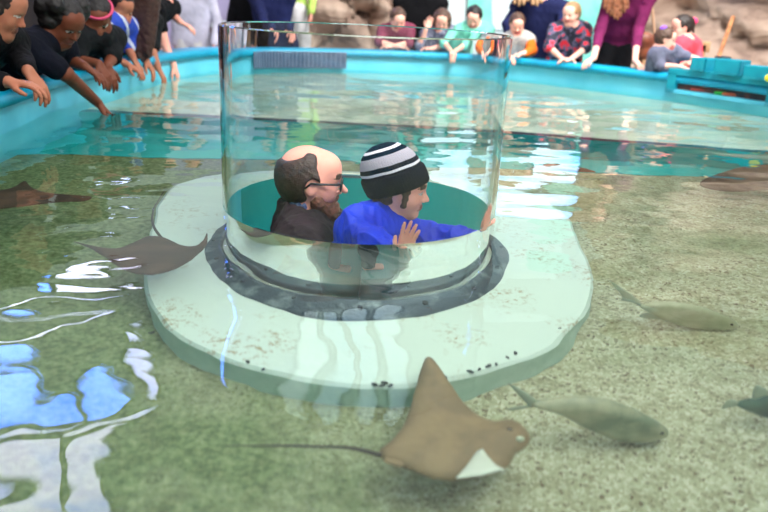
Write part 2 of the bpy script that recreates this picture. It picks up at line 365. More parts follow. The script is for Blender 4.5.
inner = [bm.verts.new((TC[0]+TR*math.cos(2*math.pi*i/NA), TC[1]+TR*math.sin(2*math.pi*i/NA), 0)) for i in range(NA)]
outer = [bm.verts.new((*(pc[i]+pn[i]*.002), 0)) for i in range(NP)]
ei = [bm.edges.new((inner[i], inner[(i+1) % NA])) for i in range(NA)]; eo = [bm.edges.new((outer[i], outer[(i+1) % NP])) for i in range(NP)]
bmesh.ops.triangle_fill(bm, use_beauty=True, edges=ei+eo)
for f in bm.faces:
    if f.normal.z < 0: f.normal_flip()
me = bpy.data.meshes.new('pool_water'); bm.to_mesh(me); bm.free(); wo = link('pool_water', me, WATER, None, False); tag(wo, 'clear rippled pool water filling the touch tank around the viewing tube', 'water', kind='stuff')

# acrylic tube: a thick clear shell above the water; below it one water-to-air interface on the dry side
ACR, _, _ = glassm('acrylic', (.975, .985, .98), 1.49); WAC, _, _ = glassm('acrylic_under_water', (.98, .99, .985), 1.33)
TOP = .568; V, F, FM = [], [], []
ri, ro = TR-TT, TR
prof = [(ro, 0.0), (ro, TOP-.004), (ro-.004, TOP), (ri+.004, TOP), (ri, TOP-.004), (ri, 0.0), (ri, ISL_D)]
NT = 192
def ringwall(pr, mi, flip=False):                     # each wall band has its own vertices so that its normals stay true
    b0 = len(V)
    for i in range(NT):
        a = 2*math.pi*i/NT
        for p in pr: V.append((TC[0]+p[0]*math.cos(a), TC[1]+p[0]*math.sin(a), p[1]))
    K = len(pr)
    for i in range(NT):
        j = (i+1) % NT
        for k in range(K-1): F.append((b0+i*K+k, b0+j*K+k, b0+j*K+k+1, b0+i*K+k+1)); FM.append(mi)
for k in range(len(prof)-1): ringwall(prof[k:k+2], 1 if k == len(prof)-2 else 0)
tb = from_data('acrylic_tube', V, F, [ACR, WAC], None, True); tb.data.polygons.foreach_set('material_index', FM)
tag(tb, 'tall clear acrylic viewing tube rising from the pool around the man and child', 'viewing tube')

# room ground, walls behind
CONC = mat('concrete', S(150, 146, 138), .8, (8, .003), (S(120, 116, 110), 2, .4, .6))
V = [(-9, -4, GROUND), (9, -4, GROUND), (9, 14, GROUND), (-9, 14, GROUND)]
oc = [(*(pc[i]+pn[i]*.1), GROUND) for i in range(NP)]
bm = bmesh.new(); a_ = [bm.verts.new(v) for v in V]; b_ = [bm.verts.new(v) for v in oc]
ed = [bm.edges.new((a_[i], a_[(i+1) % 4])) for i in range(4)]+[bm.edges.new((b_[i], b_[(i+1) % NP])) for i in range(NP)]
bmesh.ops.triangle_fill(bm, use_beauty=True, edges=ed); tag(from_bm('floor', bm, CONC), kind='structure')
def rockm():
    m = mat('rock', S(186, 160, 142), .9); nt = m.node_tree; b = nt.nodes['Principled BSDF']; N = nt.nodes.new; L = nt.links.new
    tc = N('ShaderNodeTexCoord'); mp = N('ShaderNodeMapping'); mp.inputs['Scale'].default_value = (.8, .8, 2.6); L(tc.outputs['Object'], mp.inputs[0])
    n = N('ShaderNodeTexNoise'); n.inputs['Scale'].default_value = 2.4; n.inputs['Detail'].default_value = 9; n.inputs['Distortion'].default_value = .6; L(mp.outputs[0], n.inputs['Vector'])
    r = N('ShaderNodeValToRGB'); e = r.color_ramp.elements; e[0].position, e[0].color = .3, (*S(110, 90, 82), 1); e[1].position, e[1].color = .7, (*S(206, 182, 164), 1); q = e.new(.46); q.color = (*S(176, 150, 134), 1)
    L(n.outputs['Fac'], r.inputs['Fac']); L(r.outputs['Color'], b.inputs['Base Color'])
    bp = N('ShaderNodeBump'); bp.inputs['Distance'].default_value = .05; L(n.outputs['Fac'], bp.inputs['Height']); L(bp.outputs['Normal'], b.inputs['Normal']); return m
ROCK = rockm()
def rock_wall(name, pts, z1, seed, label_kind='structure', lean=.1):
    path = open_curve(pts, 26); V, F = [], []; nz = 46; n = len(path)
    for i, p in enumerate(path):
        t = path[min(i+1, n-1)]-path[max(i-1, 0)]; t /= np.linalg.norm(t); nn = np.array([t[1], -t[0]])
        for k in range(nz+1):
            z = GROUND+(z1-GROUND)*k/nz; x, y = p
            s_ = i/26*2.2
            f = .16*math.sin(z*5+1.5*math.sin(s_*1.7+seed)+seed)+.10*math.sin(z*9.5+s_*2.3+seed)+.12*math.sin(s_*2.1+z*1.3)
            crack = -.22*math.exp(-((z-.15-.35*math.sin(s_*.9+seed))/.035)**2)-.2*math.exp(-((z-.55+.2*math.sin(s_*1.3+seed*2))/.04)**2)
            f += crack+.02*math.sin(s_*17+z*23)
            V.append((x+nn[0]*f, y+nn[1]*f, z))
    for i in range(n-1):
        for k in range(nz): a = i*(nz+1)+k; F.append((a, a+nz+1, a+nz+2, a+1))
    return tag(from_data(name, V, F, ROCK), kind='structure')
rock_wall('wall_rock_right', [(2.85, 9.7), (3.4, 8.9), (4.2, 8.1), (5.2, 7.0), (6.0, 5.6), (6.4, 3.5)], 3.2, 1.3)
rock_wall('wall_rock_middle', [(-1.6, 9.3), (-.9, 9.5), (-.25, 9.6), (-.1, 9.7)], 2.8, 4.1)
# mural wall: white and mint painted panels
MINT = mat('mint_paint', S(150, 232, 214), .6, None, (S(120, 220, 205), 1.6, .45, .55)); WHITEP = mat('white_paint', S(232, 240, 242), .6, None, (S(205, 226, 236), 1.2, .4, .6))
bm = bmesh.new(); box(bm, (.1, 9.95, GROUND), (2.45, 10.1, 3.3)); tag(from_bm('wall_mural', bm, WHITEP), kind='structure')
mural = empty('mural_panel', (1.2, 9.85, 0), 'white wall mural with mint green shapes behind the far crowd', 'mural')
V = []
for i, (x0, x1, z0, z1, sh_) in enumerate(((.02, .45, -.3, 2.4, .12), (1.0, 1.28, -.3, 2.2, -.1), (1.95, 2.6, -.3, 2.6, .15))):
    pts = closed_curve([(x0, z0), (x1, z0+.1), (x1+sh_, (z0+z1)/2), (x1-.05, z1), (x0+.05, z1-.15), (x0+sh_, (z0+z1)/2)], 8)
    bm = bmesh.new(); vs_ = [bm.verts.new((q[0], 9.895, q[1])) for q in pts]; f = bm.faces.new(vs_); r = bmesh.ops.extrude_face_region(bm, geom=[f])
    for v in r['geom']:
        if isinstance(v, bmesh.types.BMVert): v.co.y -= .02
    from_bm('mint_shape', bm, MINT, mural)
bm = bmesh.new()
for x in (.02, 1.5, 2.62): box(bm, (x, 9.86, -.4), (x+.05, 9.89, 2.9))
for z in (.33,): box(bm, (.02, 9.85, z), (2.66, 9.875, z+.03))
from_bm('batten', bm, mat('grey_batten', S(150, 165, 172), .6), mural)
# lavender wall, left-middle, and the dark wall behind the left crowd
bm = bmesh.new(); box(bm, (-6.5, 9.3, GROUND), (-1.55, 9.45, 1.5)); tag(from_bm('wall_lavender', bm, mat('lavender_paint', S(196, 186, 222), .6, None, (S(176, 164, 208), 1.5, .4, .6))), kind='structure')
DARKW = mat('dark_wall', S(30, 24, 24), .85, (10, .01), (S(52, 42, 40), 3, .4, .65))
bm = bmesh.new(); box(bm, (-3.35, -1.0, GROUND), (-3.2, 7.0, .9)); tag(from_bm('wall_left', bm, DARKW), kind='structure')
bm = bmesh.new(); box(bm, (-4.6, -1.0, .90), (-2.1, 5.0, .96)); tag(from_bm('ceiling_canopy', bm, DARKW), kind='structure')  # added unseen slab that blocks the sky and shades the left crowd
for i, y in enumerate((.5, 2.6, 4.6)):
    bm = bmesh.new(); box(bm, (-3.2, y-.05, GROUND), (-3.1, y+.05, .9)); tag(from_bm('trim_canopy_post', bm, DARKW), kind='structure')  # posts under the added sky-blocking slab

# added unseen glowing panes, outlined so their sky-coloured mirror images land on the water
def skym(name, c1, c2, s_, strength):
    m = bpy.data.materials.new(name); m.use_nodes = True; nt = m.node_tree; nt.nodes.remove(nt.nodes['Principled BSDF'])
    e = nt.nodes.new('ShaderNodeEmission'); e.inputs[1].default_value = strength; tc = nt.nodes.new('ShaderNodeTexCoord')
    n = nt.nodes.new('ShaderNodeTexNoise'); n.inputs['Scale'].default_value = s_; n.inputs['Detail'].default_value = 3; r = nt.nodes.new('ShaderNodeValToRGB')
    r.color_ramp.elements[0].position = .42; r.color_ramp.elements[1].position = .58; r.color_ramp.elements[0].color = (*c1, 1); r.color_ramp.elements[1].color = (*c2, 1)
    nt.links.new(tc.outputs['Object'], n.inputs['Vector']); nt.links.new(n.outputs['Fac'], r.inputs['Fac']); nt.links.new(r.outputs[0], e.inputs[0]); nt.links.new(e.outputs[0], nt.nodes['Material Output'].inputs[0]); return m
SKYB = skym('sky_through_glass', (.04, .14, .9), (.14, .27, .95), .45, 20); SKYW = skym('bright_sky_glass', (.50, .50, 1), (.84, .74, 1), .6, 10.5); SKYM = skym('milky_sky_glass', (.6, .76, 1), (.9, .95, 1), .5, 2.4)
GABLE = mat('gable_paint', S(120, 124, 122), .8, (3, .003)); BAR = mat('window_bar', S(60, 64, 66), .6)
WY = 11.5; wn = 0
def mirror_hit(px, py, Y):                            # where the mirror ray off still water meets the upright plane y = Y
    w_ = PZ(px, py); d = _camray(px, py); t = (Y-w_[1])/d[1]; return (w_[0]+d[0]*t, -d[2]*t)
def glow_pane(px, m, Y=WY):
    global wn
    wn += 1
    pts = [mirror_hit(x, y, Y) for x, y in px]; loop = closed_curve(pts, 4); bm = bmesh.new(); vs_ = [bm.verts.new((x, Y, z)) for x, z in loop]; f = bm.faces.new(vs_)
    r = bmesh.ops.extrude_face_region(bm, geom=[f])
    for v in r['geom']:
        if isinstance(v, bmesh.types.BMVert): v.co.y += .05
    p = tag(from_bm('window_%d' % wn, bm, m), kind='structure')
    bm = bmesh.new(); tube(bm, [(x, Y-.03, z) for x, z in loop], .035, 6, closed=True); from_bm('window_frame', bm, BAR, p)
glow_pane([(-70, 352), (0, 337), (55, 321), (118, 300), (122, 306), (60, 328), (0, 345), (-70, 364)], SKYW)
glow_pane([(-90, 380), (0, 352), (34, 352), (56, 376), (90, 378), (90, 414), (0, 452), (-90, 485)], SKYB)
glow_pane([(90, 364), (112, 362), (130, 384), (124, 400), (104, 417), (98, 412), (99, 378)], SKYB)
glow_pane([(-60, 505), (0, 466), (92, 424), (88, 434), (0, 486), (-60, 530)], SKYW)
glow_pane([(80, 452), (142, 416), (149, 425), (85, 466)], SKYW)
glow_pane([(82, 488), (144, 436), (120, 470), (132, 512), (150, 600), (80, 600)], SKYW)
glow_pane([(-10, 512), (70, 472), (74, 482), (66, 600), (-40, 600)], SKYW)
glow_pane([(133, 342), (150, 345), (156, 372), (153, 398), (145, 388), (137, 364)], SKYW)
glow_pane([(-50, 243), (20, 237), (70, 237), (40, 244), (-50, 252)], SKYB)
glow_pane([(8, 209), (38, 206), (38, 209), (8, 211)], SKYW)
glow_pane([(10, 223), (37, 218), (37, 221), (10, 225)], SKYB)
glow_pane([(62, 217), (110, 209), (110, 217), (64, 218)], SKYW)
glow_pane([(113, 209), (140, 212), (130, 216), (114, 215)], SKYW)
glow_pane([(40, 277), (46, 267), (65, 265), (62, 277)], SKYB)
glow_pane([(70, 263), (118, 261), (118, 275), (66, 277)], SKYW)
glow_pane([(113, 257), (130, 260), (143, 268), (133, 274), (118, 266)], SKYW)
for x_ in (292, 322, 352, 382): glow_pane([(x_, 330), (x_+22, 330), (x_+20, 372), (x_+14, 418), (x_-2, 416)], SKYM)  # added glowing strips that give the whitish streaks on the water
glow_pane([(430, 150), (470, 140), (520, 140), (590, 156), (560, 200), (500, 208), (440, 180)], skym('pale_blue_glass', (.30, .55, 1), (.8, .9, 1), 1.3, 3.2), 9.8)  # added glowing pane before the mural for bluish patches on the water

# ------------------------------------------------------------------ people
def frame(yaw, pitch=0, roll=0):                      # yaw 0 faces the camera, 90 faces right; columns forward, left, up
    a = math.radians(yaw); f = Vector((math.sin(a), -math.cos(a), 0)); l = Vector((0, 0, 1)).cross(f)
    q = Matrix.Rotation(math.radians(pitch), 3, l); f = q @ f; u = f.cross(l)
    q = Matrix.Rotation(math.radians(roll), 3, f); l = q @ l; u = q @ u
    return np.array([[f[i], l[i], u[i]] for i in range(3)])
def head(c, R, s, fat=1., ear=1., nose=1., brow=4):
    g = lambda x, y, z: c+R @ (A3((x, y, z))*s)
    e = lambda x, y, z, a, b, d, k=.1, m=0: ell(g(x, y, z), (a*s, b*s, d*s), R, k*s, m)
    L = [e(-.14, 0, .26, .84, .66, .72), e(.16, 0, -.28, .54, .50*fat, .62, .35), e(.02, 0, -.1, .6, .58, .5, .3), e(.5, 0, -.80, .19, .24, .17, .3),
         e(.46, 0, .42, .32, .48, .34, .3), e(.62, 0, .17, .14, .40, .08, .15), e(.42, .30, -.30, .22, .18*fat, .2, .25), e(.42, -.30, -.30, .22, .18*fat, .2, .25)]
    for y in (.25, -.25): L.append(sub(e(.80, y, .0, .12, .14, .11, .1)))
    for y in (.245, -.245):
        L.append(e(.60, y, -.01, .125, .13, .115, .02, 2)); L.append(e(.625, y, .085, .115, .15, .05, .03, 0)); L.append(e(.615, y, -.105, .10, .14, .05, .03, 0))
        L.append(e(.705, y*1.0, -.01, .035, .055, .06, .01, 3)); L.append(e(.70, y*1.05, .21, .055, .16, .035, .02, brow))
    L += [cap(g(.70, 0, .08), g(.90*nose, 0, -.22), .055*s, .085*s, .1*s), e(.80, .07, -.27, .08, .06, .06, .05), e(.80, -.07, -.27, .08, .06, .06, .05),
          e(.655, 0, -.47, .10, .20, .14, .1), e(.735, 0, -.475, .065, .17, .045, .03, 1), e(.72, 0, -.56, .065, .145, .05, .03, 1)]
    if ear:
        for y in (.63, -.63):
            L.append(e(-.04, y*(1+.06*(ear-1)/.2), -.08, .15*ear, .06*ear, .23*ear, .04)); L.append(sub(e(.01, y*(1.12+.1*(ear-1)/.2), -.05, .08*ear, .045, .13*ear, .03)))
    L.append(cap(g(-.18, 0, -.45), g(-.30, 0, -1.25), .40*s, .44*s, .15*s))
    return L
def hand(wr, d, pnm, s, side=1, curl=.35, spread=.12, fold=(1, 1, 1, 1), fr=1.):
    d = A3(d)/np.linalg.norm(d); pnm = A3(pnm); pnm = pnm-d*(pnm@d); pnm /= np.linalg.norm(pnm); lat = np.cross(d, pnm)*side; wr = A3(wr); L = []
    for j, (o, ln, kn) in enumerate(((-.030, .070, .088), (-.0105, .078, .092), (.0095, .072, .088), (.028, .056, .080))):
        kp = wr+d*kn*s+lat*o*s; L.append(cap(wr+lat*o*.45*s+d*.01*s, kp, .0135*s, .0115*s, .012*s))
        q = d+lat*o*spread/.03; q = q/np.linalg.norm(q); p = kp; c_ = curl*fold[j]; a = 0
        for t, r0, r1 in ((.46, .0098, .009), (.31, .009, .0082), (.24, .0082, .0068)):
            a += c_; dd = q*math.cos(a)+pnm*math.sin(a); p2 = p+dd*ln*t*s; L.append(cap(p, p2, r0*s*fr, r1*s*fr, .004*s)); p = p2
    b = wr+d*.022*s-lat*.020*s+pnm*.006*s; m_ = b+(d*.62-lat*.72+pnm*.25)*.042*s; t_ = m_+(d*.80-lat*.42+pnm*.35*(.5+curl))*.030*s; e_ = t_+(d*.9-lat*.2+pnm*.3*(.5+curl))*.022*s
    L += [cap(b, m_, .0155*s, .012*s, .012*s), cap(m_, t_, .0115*s, .0102*s, .006*s), cap(t_, e_, .0100*s, .0080*s, .005*s)]
    return L
def unit(v): v = A3(v); return v/np.linalg.norm(v)
def offset(prims, d, m=0):                            # the same limbs, a little thicker: clothes
    out = []
    for p in prims:
        if p[0] == 'c': out.append(('c', p[1], p[2], p[3]+d, p[4]+d, p[5]+.01, m, p[7]))
        elif p[0] == 'e': out.append(('e', p[1], p[2]+d, p[3], p[4]+.01, m))
    return out
def torso(sl, sr, nb, hp, s, hw=.15, depth=.62):
    mid = (sl+sr)/2; ax = unit(sr-sl); up = unit(mid-hp); fr = np.cross(ax, up)
    sw = np.linalg.norm(sr-sl)/2; ch = mid*.72+hp*.28; be = mid*.4+hp*.6; f = (fr, 1/depth)
    return [cap(ch-ax*sw*.42, ch+ax*sw*.42, .125*s, k=.06, flat=f), cap(be-ax*sw*.32, be+ax*sw*.32, .115*s, k=.06, flat=f), cap(hp-ax*hw*.4*s, hp+ax*hw*.4*s, .13*s, k=.06, flat=f),
            cap(sl, nb, .062*s, .055*s, .06), cap(sr, nb, .062*s, .055*s, .06), cap(mid*.9+hp*.1-ax*sw*.4, mid*.9+hp*.1+ax*sw*.4, .095*s, k=.06, flat=f)], ax, fr
def legs(hp, ax, s, ground=GROUND):
    L = []
    for sg in (-1, 1):
        a = hp+ax*.085*s*sg; ft = np.array([a[0], a[1]+.02, ground+.05]); kn = (a+ft)/2; kn[1] -= .02
        L += [cap(a, kn, .088*s, .062*s, .03), cap(kn, ft, .058*s, .04*s, .02)]
        L.append(cap(ft+A3((0, .04, -.012)), ft+A3((0, -.13, -.022)), .036, .028, .02))
    return L
def person(label, H, s, yaw, pitch, roll, shl, shr, hip, arms, sk, shirt, trousers, hair, hm, sleeve=1., group=None, bulk=1., hp=.006, extra=None, neck=None, hs=None, parts=(), lipm=LIP, standing=True, name='person'):
    """joints are 3-D points; arms: list of (shoulder, elbow, wrist, hand direction, palm normal, side)"""
    R = frame(yaw, pitch, roll); H = A3(H); shl, shr, hip = A3(shl), A3(shr), A3(hip)
    nb = (shl+shr)/2*.75+.25*H if neck is None else A3(neck)
    S_ = s/.115; B = head(H, R, s, brow=0); T, ax, fr = torso(shl, shr, nb, hip, S_*bulk); nk = [cap(H+R @ A3((-.28, 0, -1.0))*s, nb, .42*s, .50*s, .04)]
    LG = legs(hip, ax, S_) if standing else []
    AR, SL = [], []
    for (sh, el, wr, hd, pnm, side) in arms:
        sh, el, wr = A3(sh), A3(el), A3(wr); a = [cap(sh, el, .047*S_, .038*S_, .03), cap(el, wr, .037*S_, .025*S_, .01)]
        AR += a; AR += hand(wr, hd, pnm, S_*.98 if hs is None else hs, side)
        if sleeve > 1: SL += [cap(sh, el, .060*S_, .050*S_, .03), cap(el, el+(wr-el)*(sleeve-1), .050*S_, .040*S_, .02)]
        else: SL += [cap(sh, sh+(el-sh)*sleeve, .062*S_, .060*S_, .03)]
    root = empty(name, (hip[0], hip[1], GROUND if standing else WELL_Z), label, 'person', group)
    sdf_obj('body', B+T+nk+LG+AR, hp, [sk, lipm, EYE, IRIS, BROW], root)
    sh_p = offset(T, .014)+SL
    sdf_obj('shirt', sh_p+[cut(hip-unit((shl+shr)/2-hip)*.06, -unit((shl+shr)/2-hip))]+[sub(ell(nb+fr*.02+A3((0, 0, .05*S_)), (.075*S_, .075*S_, .07*S_), None, .01))], hp, shirt, root, folds=[(.006, 55, 3), (.004, 110, 5)])
    if LG: sdf_obj('trousers', offset(LG, .012)+[cap(hip-ax*.06*S_, hip+ax*.06*S_, .125*S_, k=.05, flat=(fr, 1.5)), cut((0, 0, GROUND+.1), (0, 0, -1))], hp*1.6, trousers, root, folds=[(.006, 40, 2)])
    if hair:
        hg = lambda x, y, z: H+R @ (A3((x, y, z))*s)
        base = [ell(hg(-.16, 0, .28), (.92*s, .745*s, .80*s), R, .03), ell(hg(-.32, 0, -.1), (.62*s, .66*s, .62*s), R, .05)]
        carve = [sub(ell(hg(.70, 0, -.18), (.62*s, .60*s, .74*s), R, .02)), sub(ell(hg(.02, .66, -.14), (.2*s, .2*s, .28*s), R, .01)), sub(ell(hg(.02, -.66, -.14), (.2*s, .2*s, .28*s), R, .01))]
        if hair == 'long':
            more = [cap(hg(-.35, y, .1), hg(-.35, y*1.1, -2.0), .34*s, .2*s, .05) for y in (.4, 0, -.4)]+[cap(hg(.1, y, .3), hg(.3, y*1.1, -1.8), .16*s, .14*s, .05) for y in (.66, -.66)]; carve = carve[:1]
        elif hair == 'curly':
            rg = random.Random(7); more = [ell(hg(-.3+.7*math.cos(a), .75*math.sin(a)+rg.uniform(-.1, .1), .35+rg.uniform(-.8, .5)), (.4*s,)*3, None, .02) for a in [rg.uniform(1.2, 5.1) for _ in range(26)]]; carve = carve[:1]
        elif hair == 'tail':
            more = [ell(hg(-1.0, 0, .35), (.3*s, .25*s, .3*s), R, .03), cap(hg(-1.1, 0, .2), hg(-1.25, 0, -.7), .2*s, .1*s, .03)]
        else: more = []
        sdf_obj('hair', base+more+carve, hp, hm, root, folds=[(.006, 120, 8), (.003, 260, 9)])
    for nme, pr, m_ in parts: sdf_obj(nme, pr, hp, m_, root)
    return root, R

dn = (0, 0, -1)
# ---- the man in the tube
MY = 2.56; s = .123
Hc = P(312, 180, MY); R = frame(97, 4, 0); S_ = 1.02
hg = lambda x, y, z: Hc+R @ (A3((x, y, z))*s)
sh_n = P(298, 246, 2.36)+A3((0, 0, -.02)); sh_f = P(325, 227, 2.80); nbm = P(301, 226, MY); hipm = np.array([-.27, 2.56, -.48])
man = empty('person', (-.27, 2.56, WELL_Z), 'bearded balding man in black glasses and dark jacket standing inside the tube', 'person')
T, axm, frm = torso(sh_n, sh_f, nbm, hipm, 1.05)
arm_n = [cap(sh_n, (-.30, 2.24, -.28), .052, .044, .03), cap((-.30, 2.24, -.28), (-.10, 2.17, -.25), .04, .029, .01)]
arm_f = [cap(sh_f, (-.20, 2.74, -.28), .052, .044, .03), cap((-.20, 2.74, -.28), (-.02, 2.66, -.22), .04, .029, .01)]
LG = []
for yy in (2.46, 2.66):
    LG += [cap((-.29, yy, -.5), (-.27, yy, -.93), .09, .062, .03), cap((-.27, yy, -.93), (-.33, yy, WELL_Z+.07), .058, .042, .02), cap((-.35, yy, WELL_Z+.045), (-.19, yy, WELL_Z+.035), .04, .03, .02)]
hands = hand((-.10, 2.17, -.25), (1, .35, 0), (.2, 1, 0), 1.0, 1)+hand((-.02, 2.66, -.22), (1, -.5, 0), (.2, -1, 0), 1.0, -1)
nk = [cap(hg(-.30, 0, -.8), nbm+A3((-.01, 0, -.03)), .052, .058, .03)]
sdf_obj('body', head(Hc, R, s, 1.0, 1.06, 1.08)+T+nk+arm_n+arm_f+LG+hands, .0036, [SK_PALE, LIP, EYE, IRIS, BROW], man)
JK = mat('jacket_dark', S(54, 42, 50), .8, (50, .004), (S(36, 28, 36), 9, .4, .6), spec=.2)
col = []
for i in range(14):                                   # stand-up collar, open at the front
    a = math.radians(-140+280*i/13)+math.pi; a2 = math.radians(-140+280*(i+1)/13)+math.pi
    q = lambda t, r: nbm+A3((.004+r*math.cos(t), r*math.sin(t), .056-.020*math.cos(t)))
    if i < 13: col.append(cap(q(a, .080), q(a2, .080), .012, k=.010, flat=((0, 0, 1), .36)))
jp = offset(T, .03)+offset(arm_n, .026)+offset(arm_f, .026)
sdf_obj('jacket', jp+[sub(cap(nbm+A3((.03, 0, .2)), nbm+A3((.0, 0, -.0)), .085, .062, .01)), sub(ell(hg(-.05, 0, -.2), (.1, .08, .12), R, .01))]+col+[cut((0, 0, -.56), dn)], .0045, JK, man, folds=[(.014, 42, 3), (.006, 105, 5)])
SHB = mat('shirt_check', S(110, 130, 170), .8, None, (S(60, 80, 130), 70, .45, .55))
sc_ = []
for i in range(12):
    a = math.radians(-125+250*i/12)+math.pi; a2 = math.radians(-125+250*(i+1)/12)+math.pi
    q = lambda t, r: nbm+A3((.004+r*math.cos(t), r*math.sin(t), .084-.02*math.cos(t))); sc_.append(cap(q(a, .060), q(a2, .060), .0065, k=.008, flat=((0, 0, 1), .22)))
sdf_obj('shirt_collar', sc_, .003, SHB, man)
sdf_obj('trousers', offset(LG, .014)+[cut((0, 0, WELL_Z+.1), dn)], .009, cloth('jeans_dark', S(40, 48, 70)), man, folds=[(.006, 40, 2)])
# hair: back and sides, thin over the crown
hr = [ell(hg(-.20, 0, .24), (.86*s, .725*s, .76*s), R, .02), ell(hg(-.40, 0, -.12), (.56*s, .62*s, .62*s), R, .05)]
hr += [cap(hg(.13, y, .18), hg(.13, y, -.12), .10*s, .07*s, .03) for y in (.62, -.62)]
hr += [sub(ell(hg(.62, 0, .42), (.62*s, .9*s, .85*s), R, .02)), sub(ell(hg(.72, 0, -.4), (.70*s, .9*s, .62*s), R, .02)), sub(ell(hg(-.66, 0, .98), (.40*s, .60*s, .38*s), R, .04)), sub(ell(hg(.02, .74, -.14), (.24*s, .28*s, .32*s), R, .01)), sub(ell(hg(.02, -.74, -.14), (.24*s, .28*s, .32*s), R, .01)), sub(ell(hg(-.15, 0, -1.1), (.6*s, .8*s, .5*s), R, .02)),
       sub(ell(hg(.1, 0, 1.15), (.40*s, .40*s, .34*s), R, .03))]
sdf_obj('hair', hr, .003, H_MAN, man, folds=[(.0014, 180, 8), (.001, 380, 9)])
bd = [ell(hg(.20, 0, -.62), (.56*s, .52*s, .44*s), R, .02), ell(hg(.50, 0, -.88), (.34*s, .34*s, .30*s), R, .04), ell(hg(.66, 0, -.42), (.13*s, .24*s, .07*s), R, .02), ]+[c_ for y in (1, -1) for c_ in (cap(hg(.17, .54*y, -.0), hg(.20, .50*y, -.45), .05*s, .10*s, .03), cap(hg(.20, .46*y, -.5), hg(.55, .18*y, -.86), .14*s, .17*s, .03))]
bd += [sub(ell(hg(.80, 0, -.52), (.18*s, .17*s, .065*s), R, .006)), sub(ell(hg(.66, 0, -.0), (.40*s, .9*s, .34*s), R, .03)), sub(ell(hg(-.45, 0, -.8), (.5*s, .7*s, .6*s), R, .03))]
bd.insert(5, ell(hg(.70, 0, -.405), (.10*s, .25*s, .055*s), R, .01))
bd = [p for p in bd if p[0] != '-']+[p for p in bd if p[0] == '-']+[]
bd.append(ell(hg(.715, 0, -.40), (.075*s, .22*s, .05*s), R, .01))
sdf_obj('beard', bd, .003, H_BEARD, man, folds=[(.003, 190, 8), (.002, 380, 9)])
GL = mat('glasses_black', (.012, .012, .016), .3)
gl = empty('glasses', (0, 0, 0), None, None)
bpy.data.objects.remove(gl)
bm = bmesh.new()
for y0 in (.30, -.30):
    loop = closed_curve([(y0-.23, .12), (y0, .15), (y0+.23, .12), (y0+.22, -.10), (y0, -.16), (y0-.22, -.10)], 6)
    tube(bm, [hg(.86-.12*abs(q[0]), q[0], q[1]) for q in loop], .0034, 6, closed=True)
tube(bm, [hg(.86, -.08, .08), hg(.88, 0, .10), hg(.86, .08, .08)], .0022, 6)
for y0 in (.66, -.66):
    tube(bm, [hg(.80, y0*.82, .09), hg(.70, y0*1.0, .09), hg(.2, y0*1.08, .07), hg(-.05, y0*1.08, .07), hg(-.2, y0*1.0, -.1)], .0042, 6)
gf = from_bm('glasses', bm, GL, man, True)
LENS, _, _ = glassm('lens', (.97, .98, .98), 1.02)
for y0 in (.30, -.30):
    loop = closed_curve([(y0-.23, .12), (y0, .15), (y0+.23, .12), (y0+.22, -.10), (y0, -.16), (y0-.22, -.10)], 6)
    bm = bmesh.new(); vs_ = [bm.verts.new(tuple(hg(.838-.12*abs(q[0]), q[0], q[1]))) for q in loop]; bm.faces.new(vs_)
    f0 = bm.faces[:] if False else None
    me = bpy.data.meshes.new('lens'); bm.to_mesh(me); bm.free(); o = bpy.data.objects.new('lens', me); C.objects.link(o); me.materials.append(LENS); me.transform(Matrix.Translation(-man.location)); o.parent = gf

# ---- the child in the tube
BY = 2.36; s = .098
Hb = P(401, 188, BY); R = frame(82, 6, 0)
hb = lambda x, y, z: Hb+R @ (A3((x, y, z))*s)
nbb = P(384, 224, BY+.01); shn = P(358, 228, 2.25); shf = P(392, 222, 2.50); hipb = np.array([-.12, 2.36, -.36])
child = empty('person', (-.12, 2.36, -.9), 'smiling child in striped knit beanie and blue jacket pressing palms against the tube', 'person')
T, axb, frb = torso(shn, shf, nbb, hipb, .72)
eln = P(372, 246, 2.14); wrn = P(401, 256, 2.065); elf = P(432, 240, 2.40); wrf = P(480, 238, 2.27)
an = [cap(shn, eln, .036, .031, .02), cap(eln, wrn, .029, .020, .01)]; af = [cap(shf, elf, .036, .030, .02), cap(elf, wrf, .028, .019, .01)]
LG = []
for yy in (2.29, 2.43):
    LG += [cap((-.12, yy, -.38), (-.02, yy, -.62), .066, .048, .02), cap((-.02, yy, -.62), (-.02, yy, -.84), .045, .033, .02), cap((-.03, yy, -.872), (.07, yy, -.877), .03, .024, .02)]
radn = unit([*( (P(410, 235, 2.06)[:2]-TC)), 0]); radf = unit([*((P(485, 225, 2.25)[:2]-TC)), 0])
hds = hand(wrn, (.26, .02, 1.0), radn+A3((0, 0, .25)), .66, 1, .10, .16)+hand(wrf, (.14, .08, 1.0), radf, .66, -1, .05, .06)
sdf_obj('body', head(Hb, R, s, 1.12)+T+[cap(hb(-.25, 0, -.7), nbb, .036, .042, .03)]+an+af+LG+hds, .003, [SK_PINK, LIP, EYE, IRIS, BROW], child)
BLUE = mat('jacket_blue', S(20, 62, 224), .55, (40, .003), (S(14, 48, 196), 8, .4, .6), spec=.3)
colb = []
for i in range(12):
    a = 2*math.pi*i/12; a2 = 2*math.pi*(i+1)/12; q = lambda t: nbb+A3((.055*math.cos(t), .058*math.sin(t), .004)); colb.append(cap(q(a), q(a2), .015, k=.012))
sdf_obj('jacket', offset(T, .024)+[cap(shn, eln, .062, .055, .03), cap(eln, eln+(wrn-eln)*.75, .053, .038, .02), cap(shf, elf, .062, .053, .03), cap(elf, elf+(wrf-elf)*.85, .052, .037, .02)]+colb+[cut((0, 0, -.44), dn)], .004, BLUE, child, folds=[(.018, 40, 13), (.007, 110, 15)])
sdf_obj('trousers', offset(LG, .012)+[cut((0, 0, -.83), dn)], .008, cloth('child_trousers', S(44, 50, 66)), child)
